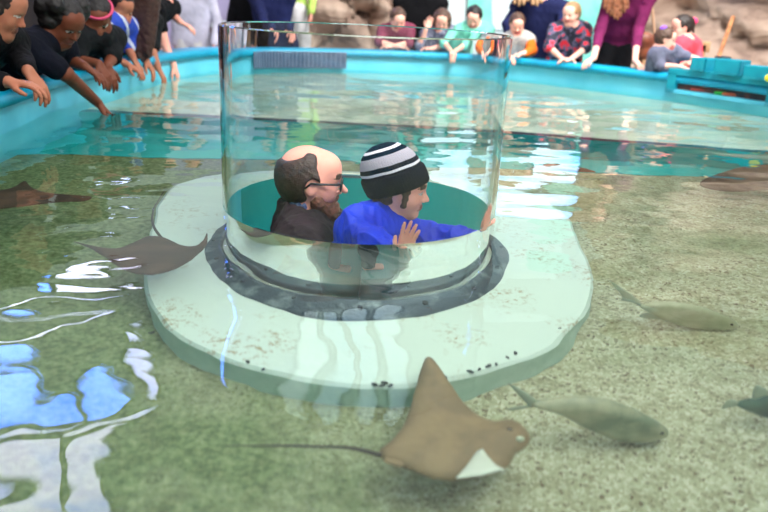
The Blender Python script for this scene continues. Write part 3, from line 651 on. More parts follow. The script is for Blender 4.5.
sdf_obj('hair', [ell(hb(-.14, 0, .1), (.86*s, .71*s, .76*s), R, .02), cap(hb(.20, .60, .1), hb(.24, .56, -.42), .12*s, .07*s, .03), cap(hb(.20, -.60, .1), hb(.24, -.56, -.42), .12*s, .07*s, .03), cap(hb(-.5, .2, -.2), hb(-.5, .2, -.75), .35*s, .25*s, .03), cap(hb(-.5, -.2, -.2), hb(-.5, -.2, -.75), .35*s, .25*s, .03), sub(ell(hb(.72, 0, -.2), (.62*s, .62*s, .8*s), R, .02)), sub(ell(hb(.0, -.7, -.14), (.14*s, .2*s, .2*s), R, .01))], .003, H_BROWN, child, folds=[(.004, 150, 8)])
# beanie: a lathe in its own frame, stripes follow the knit rows
def knit(name, bands):
    m = mat(name, (.01, .015, .03), 1., spec=.15); nt = m.node_tree; b = nt.nodes['Principled BSDF']; N = nt.nodes.new; L = nt.links.new
    tc = N('ShaderNodeTexCoord'); sx = N('ShaderNodeSeparateXYZ'); L(tc.outputs['Object'], sx.inputs[0])
    no = N('ShaderNodeTexNoise'); no.inputs['Scale'].default_value = 12; L(tc.outputs['Object'], no.inputs['Vector'])
    ad = N('ShaderNodeMath'); ad.operation = 'MULTIPLY_ADD'; ad.inputs[1].default_value = .008; L(no.outputs['Fac'], ad.inputs[0]); L(sx.outputs[2], ad.inputs[2])
    mr = N('ShaderNodeMapRange'); mr.inputs[1].default_value = 0; mr.inputs[2].default_value = .16; L(ad.outputs[0], mr.inputs[0])
    r = N('ShaderNodeValToRGB'); r.color_ramp.interpolation = 'CONSTANT'; e = r.color_ramp.elements; e[0].position, e[0].color = 0, (*bands[0][1], 1); e[1].position, e[1].color = bands[1][0], (*bands[1][1], 1)
    for p_, c_ in bands[2:]: q = e.new(p_); q.color = (*c_, 1)
    L(mr.outputs[0], r.inputs['Fac']); L(r.outputs[0], b.inputs['Base Color'])
    wv = N('ShaderNodeTexNoise'); wv.inputs['Scale'].default_value = 220; L(tc.outputs['Object'], wv.inputs['Vector']); bp = N('ShaderNodeBump'); bp.inputs['Distance'].default_value = .002; L(wv.outputs['Fac'], bp.inputs['Height']); L(bp.outputs['Normal'], b.inputs['Normal']); return m
NAVY, GRY, WHT = S(14, 18, 34), S(176, 172, 184), S(222, 222, 230)
KN = knit('beanie_knit', [(0, NAVY), (.42, WHT), (.47, NAVY), (.56, GRY), (.76, NAVY), (.84, WHT), (.89, NAVY)])
KC = knit('beanie_cuff_knit', [(0, NAVY), (.9, NAVY)])
def lathe_rib(prof, n, rib, amp, sq=(1, 1)):
    V, F = [], []; K = len(prof)
    for i in range(n):
        a = 2*math.pi*i/n
        for (r, z) in prof:
            q = r*(1+amp*math.cos(a*rib)) if r > .001 else r; V.append((q*math.cos(a)*sq[0]+(-.10*max(z, 0)), q*math.sin(a)*sq[1], z))
    for i in range(n):
        j = (i+1) % n
        for k in range(K-1): F.append((i*K+k, j*K+k, j*K+k+1, i*K+k+1))
    return V, F
Rh = frame(82, 6-26, 0); hbase = hb(-.10, 0, .02)
MB = Matrix([[Rh[i, 0], Rh[i, 1], Rh[i, 2], 0] for i in range(3)]+[[0, 0, 0, 1]]); MB = Matrix.Translation(Vector(hbase)) @ MB
def beanie_part(name, prof, m, parent, rib=60, amp=.008):
    V, F = lathe_rib(prof, 180, rib, amp, (1.12, .93)); me = bpy.data.meshes.new(name); me.from_pydata(V, [], F); me.update(); me.materials.append(m); me.polygons.foreach_set('use_smooth', [True]*len(me.polygons))
    o = bpy.data.objects.new(name, me); C.objects.link(o); o.parent = parent
    pw = parent.matrix_world if parent.parent is None else None
    return o
bpy.context.view_layer.update()
bn = beanie_part('beanie', [(.084, .0), (.089, .02), (.090, .05), (.087, .075), (.079, .10), (.066, .122), (.048, .138), (.026, .148), (.0, .151)], KN, child)
bn.matrix_local = Matrix.Translation(-child.location) @ MB
cf = beanie_part('cuff', [(.083, -.004), (.088, -.008), (.094, .0), (.096, .025), (.095, .05), (.091, .056), (.087, .052)], KC, bn)
# a step for the child inside the well
bm = bmesh.new(); box(bm, (-.06, 2.2, WELL_Z), (.12, 2.52, -.912), .01); box(bm, (.12, 2.25, WELL_Z), (.24, 2.47, -1.15), .01)
tag(from_bm('step_stool', bm, mat('stool_plastic', S(70, 150, 150), .5)), 'teal step stool under the child inside the viewing tube', 'stool')

# ------------------------------------------------------------------ the crowd behind the rim
RY = [(0, 3.3), (100, 4.6), (150, 5.85), (190, 7.0), (250, 7.3), (350, 7.5), (440, 7.55), (510, 7.2), (600, 6.6), (700, 5.9), (768, 5.2)]
def rimY(x): return float(np.interp(x, [a for a, _ in RY], [b for _, b in RY]))
TR_DK = cloth('trousers_black', S(24, 24, 28)); TR_NV = cloth('trousers_navy', S(34, 42, 76)); TR_WH = cloth('trousers_white', S(226, 222, 224)); TR_GR = cloth('trousers_grey', S(96, 98, 108))
def kid(label, hx, hy, Y, s, yaw, pitch, sL, sR, arms, sk, shirt, tr, hair, hm, **kw):
    """sL and sR: image-left and image-right shoulder (px, py, dY); arms: list of (which, (elbow), (wrist), direction)"""
    H = P(hx, hy, Y); a = P(sL[0], sL[1], Y+sL[2]); b = P(sR[0], sR[1], Y+sR[2])
    m = (a+b)/2; drop = kw.pop('drop', .33)*s/.1; back = kw.pop('back', .12); hip = np.array([m[0]+kw.pop('hx_', 0), m[1]+back, m[2]-drop])
    A = []
    for (w_, e, wr, d) in arms:
        sh = a if w_ == 'L' else b; A.append((sh, P(e[0], e[1], Y+e[2]), P(wr[0], wr[1], Y+wr[2]), d, (0, -.3, -1), 1 if w_ == 'L' else -1))
    return person(label, H, s, yaw, pitch, kw.pop('roll', 0), a, b, hip, A, sk, shirt, tr, hair, hm, **kw)
FAR = 'people leaning over the far pool rim'
LFT = 'people reaching over the left pool rim'
S_MAR = cloth('shirt_maroon', S(132, 62, 84)); S_GRP = cloth('shirt_grey_print', S(84, 88, 112), S(150, 152, 170), 40); S_MINT = cloth('shirt_mint', S(130, 222, 196)); S_NAVY = cloth('sweater_navy', S(30, 36, 78)); S_BLK = cloth('jacket_black', S(12, 12, 16)); S_PLUM = cloth('sweater_plum', S(120, 34, 84)); S_GREY = cloth('shirt_grey', S(112, 114, 136)); S_CORAL = cloth('shirt_coral', S(244, 86, 104)); S_WHITE = cloth('shirt_white', S(214, 210, 230)); S_DKN = cloth('shirt_dark_navy', S(10, 14, 28)); S_CHAR = cloth('shirt_charcoal', S(24, 27, 30)); S_NEON = cloth('shirt_neon', S(190, 222, 110)); S_BEIGE = cloth('vest_grey', S(150, 150, 150), S(190, 186, 180), 50); S_ORG = cloth('sleeve_orange', S(250, 116, 36))
def plaid():
    m = mat('plaid', S(40, 40, 56), .85, (90, .002)); nt = m.node_tree; b = nt.nodes['Principled BSDF']; N = nt.nodes.new; L = nt.links.new
    tc = N('ShaderNodeTexCoord'); n = N('ShaderNodeTexNoise'); n.inputs['Scale'].default_value = 16; L(tc.outputs['Object'], n.inputs['Vector'])
    r = N('ShaderNodeValToRGB'); r.color_ramp.interpolation = 'CONSTANT'; e = r.color_ramp.elements; e[0].position, e[0].color = 0, (*S(36, 38, 54), 1); e[1].position, e[1].color = .56, (*S(226, 40, 56), 1); q = e.new(.47); q.color = (*S(96, 92, 120), 1)
    L(n.outputs['Fac'], r.inputs['Fac']); L(r.outputs[0], b.inputs['Base Color']); return m
S_PLAID = plaid()
def jersey():
    m = mat('jersey_blue', S(30, 72, 190), .7, (90, .001)); nt = m.node_tree; b = nt.nodes['Principled BSDF']; N = nt.nodes.new; L = nt.links.new
    tc = N('ShaderNodeTexCoord'); wv = N('ShaderNodeTexWave'); wv.inputs['Scale'].default_value = 3.2; wv.bands_direction = 'DIAGONAL'; L(tc.outputs['Object'], wv.inputs['Vector'])
    r = N('ShaderNodeValToRGB'); r.color_ramp.interpolation = 'CONSTANT'; e = r.color_ramp.elements; e[0].position, e[0].color = 0, (*S(28, 66, 180), 1); e[1].position, e[1].color = .9, (*S(200, 206, 226), 1)
    L(wv.outputs['Fac'], r.inputs['Fac']); L(r.outputs[0], b.inputs['Base Color']); return m
DNF = (0, -.5, -.85)
# far rim, from the tube's left edge to the right
def adult(label, x, Y, s, sk, shirt, tr, hair, hm, arms=(), yaw=0, lean=.0, w_=.36, pitch=15, sleeve=2., hz=0, **kw):
    b = P(x, 30, Y); hip = np.array([b[0], Y+.05, .17+hz]); sh = hip+A3((0, -.05-lean, .47)); a_, c_ = sh-A3((w_/2, 0, 0)), sh+A3((w_/2, 0, 0)); H = sh+A3((0, -.04, .25))
    if yaw: 
        q = Matrix.Rotation(math.radians(yaw), 3, 'Z'); d = np.array(q @ Vector((w_/2, 0, 0))); a_, c_ = sh-d, sh+d
    A = []
    for (sd, e, wr, d) in arms: A.append((a_ if sd == 'L' else c_, P(*e), P(*wr), d, (0, -.2, -1), 1 if sd == 'L' else -1))
    if not arms:
        for sd, q_ in (('L', a_), ('R', c_)):
            sg = -1 if sd == 'L' else 1; A.append((q_, q_+A3((sg*.07, .02, -.27)), q_+A3((sg*.06, -.10, -.48)), (0, -.2, -1), (-sg, 0, 0), 1 if sd == 'L' else -1))
    return person(label, H, s, yaw, pitch, 0, a_, c_, hip, A, sk, shirt, tr, hair, hm, sleeve=sleeve, hp=.008, **kw)
adult('adult in black top standing behind the dark grate, nearest the lavender wall', 254, 8.3, .112, SK_PALE, S_BLK, TR_DK, 'short', H_DARK)
adult('adult in navy sweater and navy trousers with one hand down by the rim', 272, 7.95, .112, SK_PALE, S_NAVY, TR_NV, 'short', H_BROWN, [('L', (262, 14, 7.8), (266, 27, 7.65), (.1, -.2, -1)), ('R', (286, 14, 8.0), (285, 28, 7.9), (0, -.1, -1))])
adult('adult in neon green shirt and white trousers beside the rock wall', 290, 8.5, .112, SK_PALE, S_NEON, TR_WH, 'long', H_BLOND, hz=.34)
kid('boy in maroon shirt with folded forearms on the far rim', 398, 19, 7.75, .1, 15, 35, (384, 31, .08), (411, 31, .08), [('L', (380, 42, -.05), (400, 47, -.12), (1, -.1, 0)), ('R', (413, 43, -.05), (394, 47, -.1), (-1, -.1, 0))], SK_PINK, S_MAR, TR_GR, 'short', H_BROWN, sleeve=1.)
adult('adult in open black jacket standing behind the maroon-shirted boy', 419, 8.35, .115, SK_PALE, S_BLK, TR_DK, 'short', H_DARK, w_=.42, bulk=1.2)
kid('girl with brown hair in grey patterned shirt resting a hand by her face', 442, 20, 7.75, .1, -5, 35, (429, 34, .08), (454, 33, .08), [('L', (424, 46, -.05), (428, 30, -.12), (.1, 0, 1)), ('R', (453, 46, -.05), (438, 49, -.12), (-1, -.1, 0))], SK_PINK, S_GRP, TR_GR, 'long', H_BROWN)
kid('dark-haired boy in mint shirt with hands together over the rim', 474, 17, 7.7, .1, -15, 40, (460, 30, .08), (488, 30, .08), [('L', (452, 43, -.1), (461, 51, -.22), (.5, -.5, -.6)), ('R', (479, 46, -.1), (466, 52, -.22), (-.5, -.5, -.6))], SK_PINK, S_MINT, TR_DK, 'short', H_BLACK)
r_, _R = kid('toddler in grey vest with orange sleeves standing behind the far rim', 517, 24, 7.4, .095, 0, 30, (506, 40, .06), (529, 40, .06), [('L', (500, 48, -.05), (508, 55, -.15), (.4, -.5, -.3)), ('R', (532, 50, -.05), (521, 54, -.15), (-.8, -.3, -.2))], SK_PINK, S_BEIGE, TR_GR, 'short', H_BROWN, sleeve=.01)
sdf_obj('sleeve', [cap(P(506, 40, 7.46), P(500, 48, 7.35), .055, .045, .02), cap(P(500, 48, 7.35), P(505, 52, 7.29), .045, .036, .02)], .007, S_ORG, r_); sdf_obj('sleeve', [cap(P(529, 40, 7.46), P(532, 50, 7.35), .055, .048, .02), cap(P(532, 50, 7.35), P(526, 53, 7.3), .046, .036, .02)], .007, S_ORG, r_)
adult('blond adult in navy sweater leaning behind the orange-sleeved toddler', 536, 8.0, .115, SK_PINK, S_NAVY, TR_NV, 'long', H_BLOND, lean=.12, w_=.44, bulk=1.25, pitch=40, arms=[('L', (507, 24, 7.65), (511, 46, 7.55), (0, -.3, -1)), ('R', (562, 24, 7.7), (556, 46, 7.5), (0, -.3, -1))])
kid('short-haired boy in black and red patterned shirt leaning on crossed wrists', 571, 14, 7.15, .1, -38, 12, (555, 30, .06), (585, 30, .08), [('L', (549, 47, -.05), (562, 59, -.13), (.9, -.3, 0)), ('R', (586, 48, -.05), (570, 60, -.13), (-.9, -.3, 0))], SK_PINK, S_PLAID, TR_DK, 'short', H_BLOND, drop=.3)
adult('long-haired adult in plum sweater leaning on both hands over the rim', 618, 7.2, .115, SK_PINK, S_PLUM, TR_DK, 'long', H_GINGER, lean=.22, w_=.34, pitch=50, bulk=.92, sleeve=1.55, hz=.14, arms=[('L', (600, 30, 6.95), (594, 58, 6.75), (-.6, -.5, -.3)), ('R', (638, 30, 6.95), (635, 60, 6.62), (.3, -.6, -.4))])
kid('toddler in grey shirt with purple hair tie reaching right over the trays', 666, 39, 6.38, .088, 70, 15, (656, 54, .0), (675, 53, .06), [('R', (686, 56, .0), (699, 59, -.05), (1, -.1, -.1)), ('L', (660, 66, -.05), (676, 66, -.1), (1, 0, -.1))], SK_PINK, S_GREY, TR_GR, 'short', H_BROWN, sleeve=1.2)
kid('girl in coral shirt with pink bow facing the toddler beside her', 681, 27, 6.8, .098, -75, 12, (679, 45, -.08), (694, 46, .08), [('L', (680, 60, -.1), (668, 61, -.15), (-1, -.2, 0)), ('R', (698, 60, .0), (690, 63, -.1), (-1, -.4, 0))], SK_PINK, S_CORAL, TR_GR, 'tail', H_DARK, sleeve=1.0)
# bow and tie are worn: children of the two girls
def on_head(idx, name, prims, m):
    pass
people = [o for o in bpy.data.objects if o.parent is None and o.get('category') == 'person']
def find(txt): return next(o for o in people if txt in o['label'])
BOW = mat('bow_pink', S(250, 60, 120), .6); TIE = mat('tie_purple', S(130, 70, 220), .6)
c = P(690, 21, 6.84); sdf_obj('hair_bow', [ell(c+A3((-.035, 0, .015)), (.04, .02, .032)), ell(c+A3((.03, 0, .0)), (.04, .02, .032)), ell(c, (.015, .018, .015))], .005, BOW, find('coral'))
c = P(664, 29, 6.38); sdf_obj('hair_tie', [ell(c, (.035, .03, .028)), ell(c+A3((.0, 0, -.02)), (.02, .02, .02))], .005, TIE, find('purple'))
# behind the left rim
pl = find('plum')
sdf_obj('hair', [cap(P(607+2.6*k, -40, 6.93), P(604+3.4*k, 6+[2, 6, 9, 12, 13, 10, 6, 2][k], 6.88+.01*(k % 3)), .030, .012, .018) for k in range(8)], .005, H_GINGER, pl, folds=[(.004, 120, 4)])
bl = find('orange-sleeved toddler') if False else find('blond adult')
sdf_obj('hair', [cap(P(515+3.2*k, -36, 7.72), P(510+4.5*k, [-2, 3, 5, 4, 0, 4, 5, 2][k], 7.55+.01*(k % 3)), .036, .016, .02) for k in range(8)], .006, H_BLOND, bl, folds=[(.004, 120, 4)])
W1 = adult('person in white long-sleeved shirt at the far left corner of the pool', 190, 8.0, .11, SK_PALE, S_WHITE, TR_WH, 'short', H_DARK, w_=.42, bulk=1.15, pitch=10)
def lefty(label, H, s, yaw, pitch, a, b, hip, arms, sk, shirt, tr, hair, hm, **kw):
    A = [((P(*a) if w_ == 'L' else P(*b)), P(*e), P(*wr), d, (0, 0, -1), 1 if w_ == 'L' else -1) for (w_, e, wr, d) in arms]
    return person(label, P(*H), s, yaw, pitch, 0, P(*a), P(*b), hip, A, sk, shirt, tr, hair, hm, **kw)
lefty('person in black at the photo\'s left edge with hands over the rim', (0, 8, 3.35), .12, 100, 25, (-30, 38, 3.2), (12, 40, 3.6), (-2.35, 3.5, -.05), [('L', (-20, 78, 3.2), (8, 82, 3.15), (1, .1, -.1)), ('R', (22, 62, 3.5), (28, 71, 3.35), (.6, -.2, -.8))], SK_TAN, S_BLK, TR_DK, 'curly', H_DARK, sleeve=1.8, lipm=LIPB)
lefty('girl with dark curly hair in navy shirt dipping one arm into the water', (64, 22, 3.95), .118, 62, 34, (24, 46, 3.75), (62, 44, 4.15), (-2.4, 4.0, -.05), [('L', (66, 74, 3.85), (98, 103, 4.12), (.6, .3, -.75)), ('R', (70, 60, 4.15), (84, 66, 4.1), (.8, 0, -.5))], SK_BROWN, S_DKN, TR_DK, 'curly', H_BLACK, lipm=LIPB, sleeve=.75)
LK = lefty('child in charcoal shirt with pink headband dangling one hand over the rim', (97, 17, 4.6), .114, 25, 38, (80, 38, 4.5), (114, 38, 4.75), (-2.45, 4.75, -.05), [('L', (76, 60, 4.45), (99, 64, 4.4), (.55, -.2, -.8)), ('R', (112, 58, 4.65), (107, 66, 4.5), (.3, -.3, -.8))], SK_BROWN, S_CHAR, TR_DK, 'short', H_BLACK, lipm=LIPB, sleeve=.9)[0]
R_ = frame(25, 38); Hh = P(97, 17, 4.6); s_ = .114
bm = bmesh.new(); tube(bm, [Hh+R_ @ (A3((-.14+.92*math.cos(t), .76*math.sin(t), .55))*s_) for t in [2*math.pi*i/32 for i in range(32)]], .009, 8, closed=True); from_bm('headband', bm, mat('headband_pink', S(210, 70, 110), .7), LK, True)
JB = lefty('child in blue jersey with white cuffs beside the charcoal-shirted child', (121, 6, 5.15), .105, 45, 40, (108, 24, 5.0), (128, 26, 5.3), (-2.35, 5.2, -.02), [('L', (108, 56, 5.0), (128, 65, 5.0), (.9, -.1, -.4)), ('R', (128, 48, 5.3), (134, 60, 5.2), (.5, -.1, -.8))], SK_TAN, jersey(), TR_NV, 'short', H_DARK, sleeve=.9)[0]
sdf_obj('cuff', [cap(P(101, 55, 5.0), P(113, 60, 5.0), .045, .04, .02)], .006, S_WHITE, JB)
LH = lefty('person whose long brown hair hangs down while reaching toward the water', (145, 8, 5.7), .112, 40, 62, (130, 22, 5.5), (154, 22, 5.85), (-2.3, 5.85, .1), [('L', (136, 50, 5.5), (146, 60, 5.4), (.5, 0, -.8)), ('R', (152, 52, 5.7), (158, 68, 5.65), (.45, 0, -.85))], SK_TAN, S_CHAR, TR_DK, 'long', H_LONG, sleeve=.8)[0]
sdf_obj('hair', [cap(P(127+3.2*k, -6, 5.4), P(130+2.8*k, [46, 54, 60, 57, 62, 60, 52, 56, 44][k], 5.36+.012*(k % 3)), .060, .016, .03) for k in range(9)], .006, H_LONG, LH, folds=[(.005, 110, 4)])
lefty('person in dark top with a bare arm stretched down to the water surface', (160, -6, 6.35), .112, 55, 35, (156, 10, 6.1), (172, 8, 6.5), (-2.35, 6.5, .15), [('L', (165, 45, 6.1), (174, 66, 6.05), (.3, 0, -.9)), ('R', (172, 14, 6.5), (180, 22, 6.4), (.9, 0, -.4))], SK_PALE, S_BLK, TR_DK, 'short', H_DARK, sleeve=.5)

# ------------------------------------------------------------------ things around the rim
bm = bmesh.new(); V = []
gi = [i for i in range(NP) if pc[i][1] > 6.6 and -1.5 < pc[i][0] < -.42]; gi.sort(key=lambda i: pc[i][0])
gp = [pc[i]-pn[i]*.046 for i in gi]; gq = [pc[i]-pn[i]*.060 for i in gi]
cent = np.mean(gp, 0); gt = empty('filter_grate', (cent[0], cent[1], .0), 'dark slate blue slatted grate set in the far inner pool wall', 'grate')
def arc_panel(P0, P1, z0, z1):
    bm = bmesh.new(); rows = [[bm.verts.new((*p, z0)), bm.verts.new((*p, z1)), bm.verts.new((*q, z1)), bm.verts.new((*q, z0))] for p, q in zip(P0, P1)]
    for i in range(len(rows)-1):
        for k in range(4): bm.faces.new((rows[i][k], rows[i+1][k], rows[i+1][(k+1) % 4], rows[i][(k+1) % 4]))
    bm.faces.new(rows[0]); bm.faces.new(rows[-1][::-1]); return bm
SLATE = mat('slate_plastic', S(66, 84, 112), .6, (30, .002), (S(96, 112, 140), 12, .4, .7))
from_bm('panel', arc_panel(gp, gq, .02, .168), SLATE, gt)
bm = bmesh.new()
gL = [np.array([np.interp(t, np.arange(len(gq)), [q[0] for q in gq]), np.interp(t, np.arange(len(gq)), [q[1] for q in gq])]) for t in np.linspace(.1, len(gq)-1.1, 26)]
for q in gL: box(bm, (q[0]-.006, q[1]-.010, .025), (q[0]+.006, q[1]+.002, .163))
o = from_bm('slats', bm, mat('slate_light', S(110, 124, 150), .6), gt); o['kind'] = 'stuff'
# overflow trays on the right rim
ri_ = sorted([i for i in range(NP) if pc[i][0] > 2.24 and 4.5 < pc[i][1] < 6.4], key=lambda i: -pc[i][1])
f0 = [pc[i]-pn[i]*.05 for i in ri_]; f1 = [pc[i]-pn[i]*.03 for i in ri_]; f2 = [pc[i]+pn[i]*.20 for i in ri_]
tr = empty('overflow_box', (*pc[ri_[0]], 0), 'teal overflow box with a long dark slot along the right pool rim', 'overflow box')
TEALB = mat('teal_plastic', S(10, 158, 178), .4, (20, .001), (S(8, 136, 160), 5, .4, .7))
from_bm('top_rail', arc_panel(f0, f2, .185, .235), TEALB, tr); from_bm('bottom_rail', arc_panel(f0, [pc[i]+pn[i]*.0 for i in ri_], .045, .075), TEALP, tr)
from_bm('slot_back', arc_panel([pc[i]-pn[i]*.006 for i in ri_], [pc[i]-pn[i]*.002 for i in ri_], .07, .19), mat('slot_dark', S(60, 56, 60), .7, (20, .002), (S(120, 70, 56), 6, .5, .6)), tr)
def post(i0, i1): return arc_panel(f0[i0:i1], [pc[i]+pn[i]*.0 for i in ri_][i0:i1], .045, .20)
from_bm('end_post', post(0, 2), TEALB, tr)
e1 = min(range(len(ri_)), key=lambda k: abs(pc[ri_[k]][0]-2.74)); from_bm('end_post', post(e1, len(ri_)), TEALB, tr)
for k, (t, c_, nm, lb) in enumerate(((.25, S(150, 60, 48), 'rubber_float', 'small red float lying in the overflow slot'), (.55, S(40, 190, 70), 'rubber_float', 'small green float lying in the overflow slot'), (.66, S(214, 96, 60), 'rubber_float', 'small orange float lying in the overflow slot'))):
    ii = ri_[int(t*e1)]; q = pc[ii]-pn[ii]*.03; sdf = sdf_obj(nm, [cap((*q, .088), (q[0]+.07, q[1]-.05, .088), .013, k=.01)], .004, mat('float_paint', c_, .5)); tag(sdf, lb, 'float', 'floats in the overflow slot')
# trays standing on the box
def tray(cx, cy, ang, w_, d_, h_, label):
    q = Matrix.Rotation(ang, 3, 'Z'); t = empty('storage_tray', (cx, cy, .236), label, 'tray', 'teal trays on the overflow box')
    def pan(lo, hi, nm):
        bm = bmesh.new(); box(bm, lo, hi, .004)
        for v in bm.verts: v.co = q @ v.co+Vector((cx, cy, .236))
        from_bm(nm, bm, TEALB, t)
    pan((-w_/2, -d_/2, 0), (w_/2, d_/2, .012), 'base')
    pan((-w_/2, -d_/2, .012), (w_/2, -d_/2+.012, h_), 'side_panel'); pan((-w_/2, d_/2-.012, .012), (w_/2, d_/2, h_), 'side_panel')
    pan((-w_/2, -d_/2, .012), (-w_/2+.012, d_/2, h_), 'end_panel'); pan((w_/2-.012, -d_/2, .012), (w_/2, d_/2, h_), 'end_panel'); pan((-.006, -d_/2, .012), (.006, d_/2, h_*.8), 'divider')
n_ = pn[ri_[0]]
for k, (px_, Y_, w_, h_, lb) in enumerate(((706, 6.0, .13, .10, 'small teal tray leftmost on the overflow box'), (735, 5.75, .20, .11, 'wide teal tray in the middle of the overflow box'), (766, 5.45, .20, .09, 'teal tray rightmost on the overflow box'))):
    b_ = P(px_, 70, Y_); tray(b_[0], Y_+.06, -.95+.1*k, w_, .16, h_, lb)
b_ = P(721, 68, 6.25); bm = bmesh.new(); box(bm, (b_[0]-.05, 6.2, GROUND), (b_[0]+.05, 6.3, .345), .01); tag(from_bm('bucket', bm, mat('black_plastic', S(30, 40, 50), .5)), 'narrow black container standing behind the teal trays', 'container')
b_ = P(768, 70, 5.35); tag(sdf_obj('sponge', [ell((b_[0], 5.3, .262), (.035, .03, .026), None, .01)], .004, mat('yellow_foam', S(236, 220, 60), .8)), 'yellow sponge at the right end of the overflow box', 'sponge')
# broom handle leaning on the rock
br = empty('broom', tuple(P(716, 66, 6.9)), 'wooden-handled broom leaning against the right rock wall', 'broom')
bm = bmesh.new(); a_, c_ = P(733, 17, 7.25), P(716, 64, 6.95); d_ = unit(c_-a_); tube(bm, [a_-d_*.0, c_, c_+d_*.9], .020, 10); from_bm('handle', bm, mat('broom_wood', S(190, 130, 84), .6, None, (S(150, 96, 60), 20, .4, .6)), br, True)
e_ = c_+d_*.9; bm = bmesh.new(); box(bm, e_-A3((.16, .03, .12)), e_+A3((.16, .03, 0)), .01); from_bm('brush_head', bm, mat('bristle', S(120, 110, 90), .9), br)
# bench of tan timber behind the children
be = empty('timber_bench', (2.5, 7.6, GROUND), 'tan timber bench behind the two children by the rock wall', 'bench')
WD = mat('tan_timber', S(196, 156, 116), .7, (30, .003), (S(166, 124, 88), 5, .4, .6))
p0, p1 = P(633, 52, 7.7), P(708, 52, 7.7)
for z in (p0[2]-.11, p0[2]+.03):
    bm = bmesh.new(); box(bm, (p0[0], 7.66, z), (p1[0], 7.72, z+.10), .008); from_bm('back_board', bm, WD, be)
bm = bmesh.new(); box(bm, (p0[0], 7.3, p0[2]-.32), (p1[0], 7.7, p0[2]-.27), .008); from_bm('seat', bm, WD, be)
for x in (p0[0]+.04, p1[0]-.1):
    for y in (7.34, 7.66):
        bm = bmesh.new(); box(bm, (x, y, GROUND), (x+.06, y+.05, p0[2]-.27 if y < 7.5 else p0[2]+.1), .004); from_bm('leg', bm, WD, be)
# brown leather bag at the plum adult's side
bg = P(646, 40, 7.2); hb_ = empty('handbag', tuple(bg), 'brown leather bag hanging at the plum-sweatered adult\'s hip', 'bag')
LEA = mat('bag_leather', S(150, 84, 56), .5, (60, .002), (S(110, 60, 42), 8, .4, .6)); CAN = mat('bag_canvas', S(176, 140, 112), .8, (60, .002))
sdf_obj('pouch', [ell(bg+A3((0, 0, -.06)), (.10, .06, .12), None, .02), ell(bg+A3((-.02, -.03, .0)), (.09, .05, .07), None, .02)], .006, LEA, hb_)
bm = bmesh.new(); tube(bm, open_curve([bg+A3((-.08, 0, .0)), bg+A3((-.06, 0, .2)), bg+A3((-.03, 0, .38)), bg+A3((.02, .01, .25)), bg+A3((.08, 0, .02))]), .014, 8); from_bm('strap', bm, CAN, hb_, True)
# low white counter by the lavender wall
ct = empty('low_counter', (P(213, 38, 9.0)[0], 9.0, GROUND), 'low white-topped counter by the lavender wall', 'counter')
cx_ = P(216, 38, 8.9)[0]
bm = bmesh.new(); box(bm, (cx_-.22, 8.8, .27), (cx_+.2, 9.2, .34), .01); from_bm('top', bm, WHITEP, ct)
bm = bmesh.new(); box(bm, (cx_-.2, 8.84, GROUND), (cx_+.18, 9.16, .27)); from_bm('cabinet', bm, WD, ct)

# ------------------------------------------------------------------ rays and fish
def poly_dist(px, py, poly):
    d = np.full(px.shape, 1e9); ins = np.zeros(px.shape, bool); n = len(poly)
    for i in range(n):
        a, b = poly[i], poly[(i+1) % n]; e = b-a; wx, wy = px-a[0], py-a[1]; t = np.clip((wx*e[0]+wy*e[1])/max(e@e, 1e-12), 0, 1)
        d = np.minimum(d, (wx-e[0]*t)**2+(wy-e[1]*t)**2); c1 = (a[1] <= py) & (b[1] > py); c2 = (a[1] > py) & (b[1] <= py); cr = e[0]*wy-e[1]*wx
        ins ^= (c1 & (cr > 0)) | (c2 & (cr < 0))
    return np.sqrt(d), ins
def pillow(name, poly, h, T, D, frm, mats, parent, zfun=None, bias=1., matfun=None):
    """a solid with the given outline, thick in the middle and thin at the edge; frm = (origin, ex, ey, en)"""
    poly = np.array(poly); lo, hi = poly.min(0)-h, poly.max(0)+h; nx, ny = (np.ceil((hi-lo)/h)).astype(int)+1
    X, Y = np.meshgrid(lo[0]+np.arange(nx)*h, lo[1]+np.arange(ny)*h, indexing='ij'); d, ins = poly_dist(X, Y, poly); d = np.where(ins, d, -d)
    o, ex, ey, en = [A3(v) for v in frm]
    # snap vertices just outside onto the outline by moving along the distance gradient
    gx, gy = np.gradient(d, h); keep = d > -h*1.05; mv = np.where(keep & (d < 0), -d, 0); X = X+gx*mv; Y = Y+gy*mv; d = np.maximum(d, 0)
    t = T*np.sqrt(np.clip(1-(1-np.minimum(d/D, 1))**2, 0, 1)); zc = zfun(X, Y) if zfun else 0*X
    idx = np.full(X.shape, -1); ii = np.argwhere(keep); idx[tuple(ii.T)] = np.arange(len(ii)); n = len(ii)
    x, y, zt, zz = X[keep], Y[keep], t[keep], zc[keep]
    top = o+x[:, None]*ex+y[:, None]*ey+(zz+zt*bias)[:, None]*en; bot = o+x[:, None]*ex+y[:, None]*ey+(zz-zt*.6)[:, None]*en
    F, M = [], []
    for i in range(X.shape[0]-1):
        for j in range(X.shape[1]-1):
            q = (idx[i, j], idx[i+1, j], idx[i+1, j+1], idx[i, j+1])
            if min(q) >= 0:
                F.append(q); F.append(tuple(n+k for k in q[::-1])); mm = matfun(X[i, j], Y[i, j]) if matfun else 0; M += [mm, 1 if len(mats) > 1 else 0]
    o_ = from_data(name, np.concatenate([top, bot]), F, mats, parent); bm = bmesh.new(); bm.from_mesh(o_.data); bmesh.ops.remove_doubles(bm, verts=bm.verts, dist=1e-4); bmesh.ops.smooth_vert(bm, verts=bm.verts, factor=.5, use_axis_x=True, use_axis_y=True, use_axis_z=True); bm.to_mesh(o_.data); bm.free()
    for p in o_.data.polygons: p.use_smooth = True
    return o_
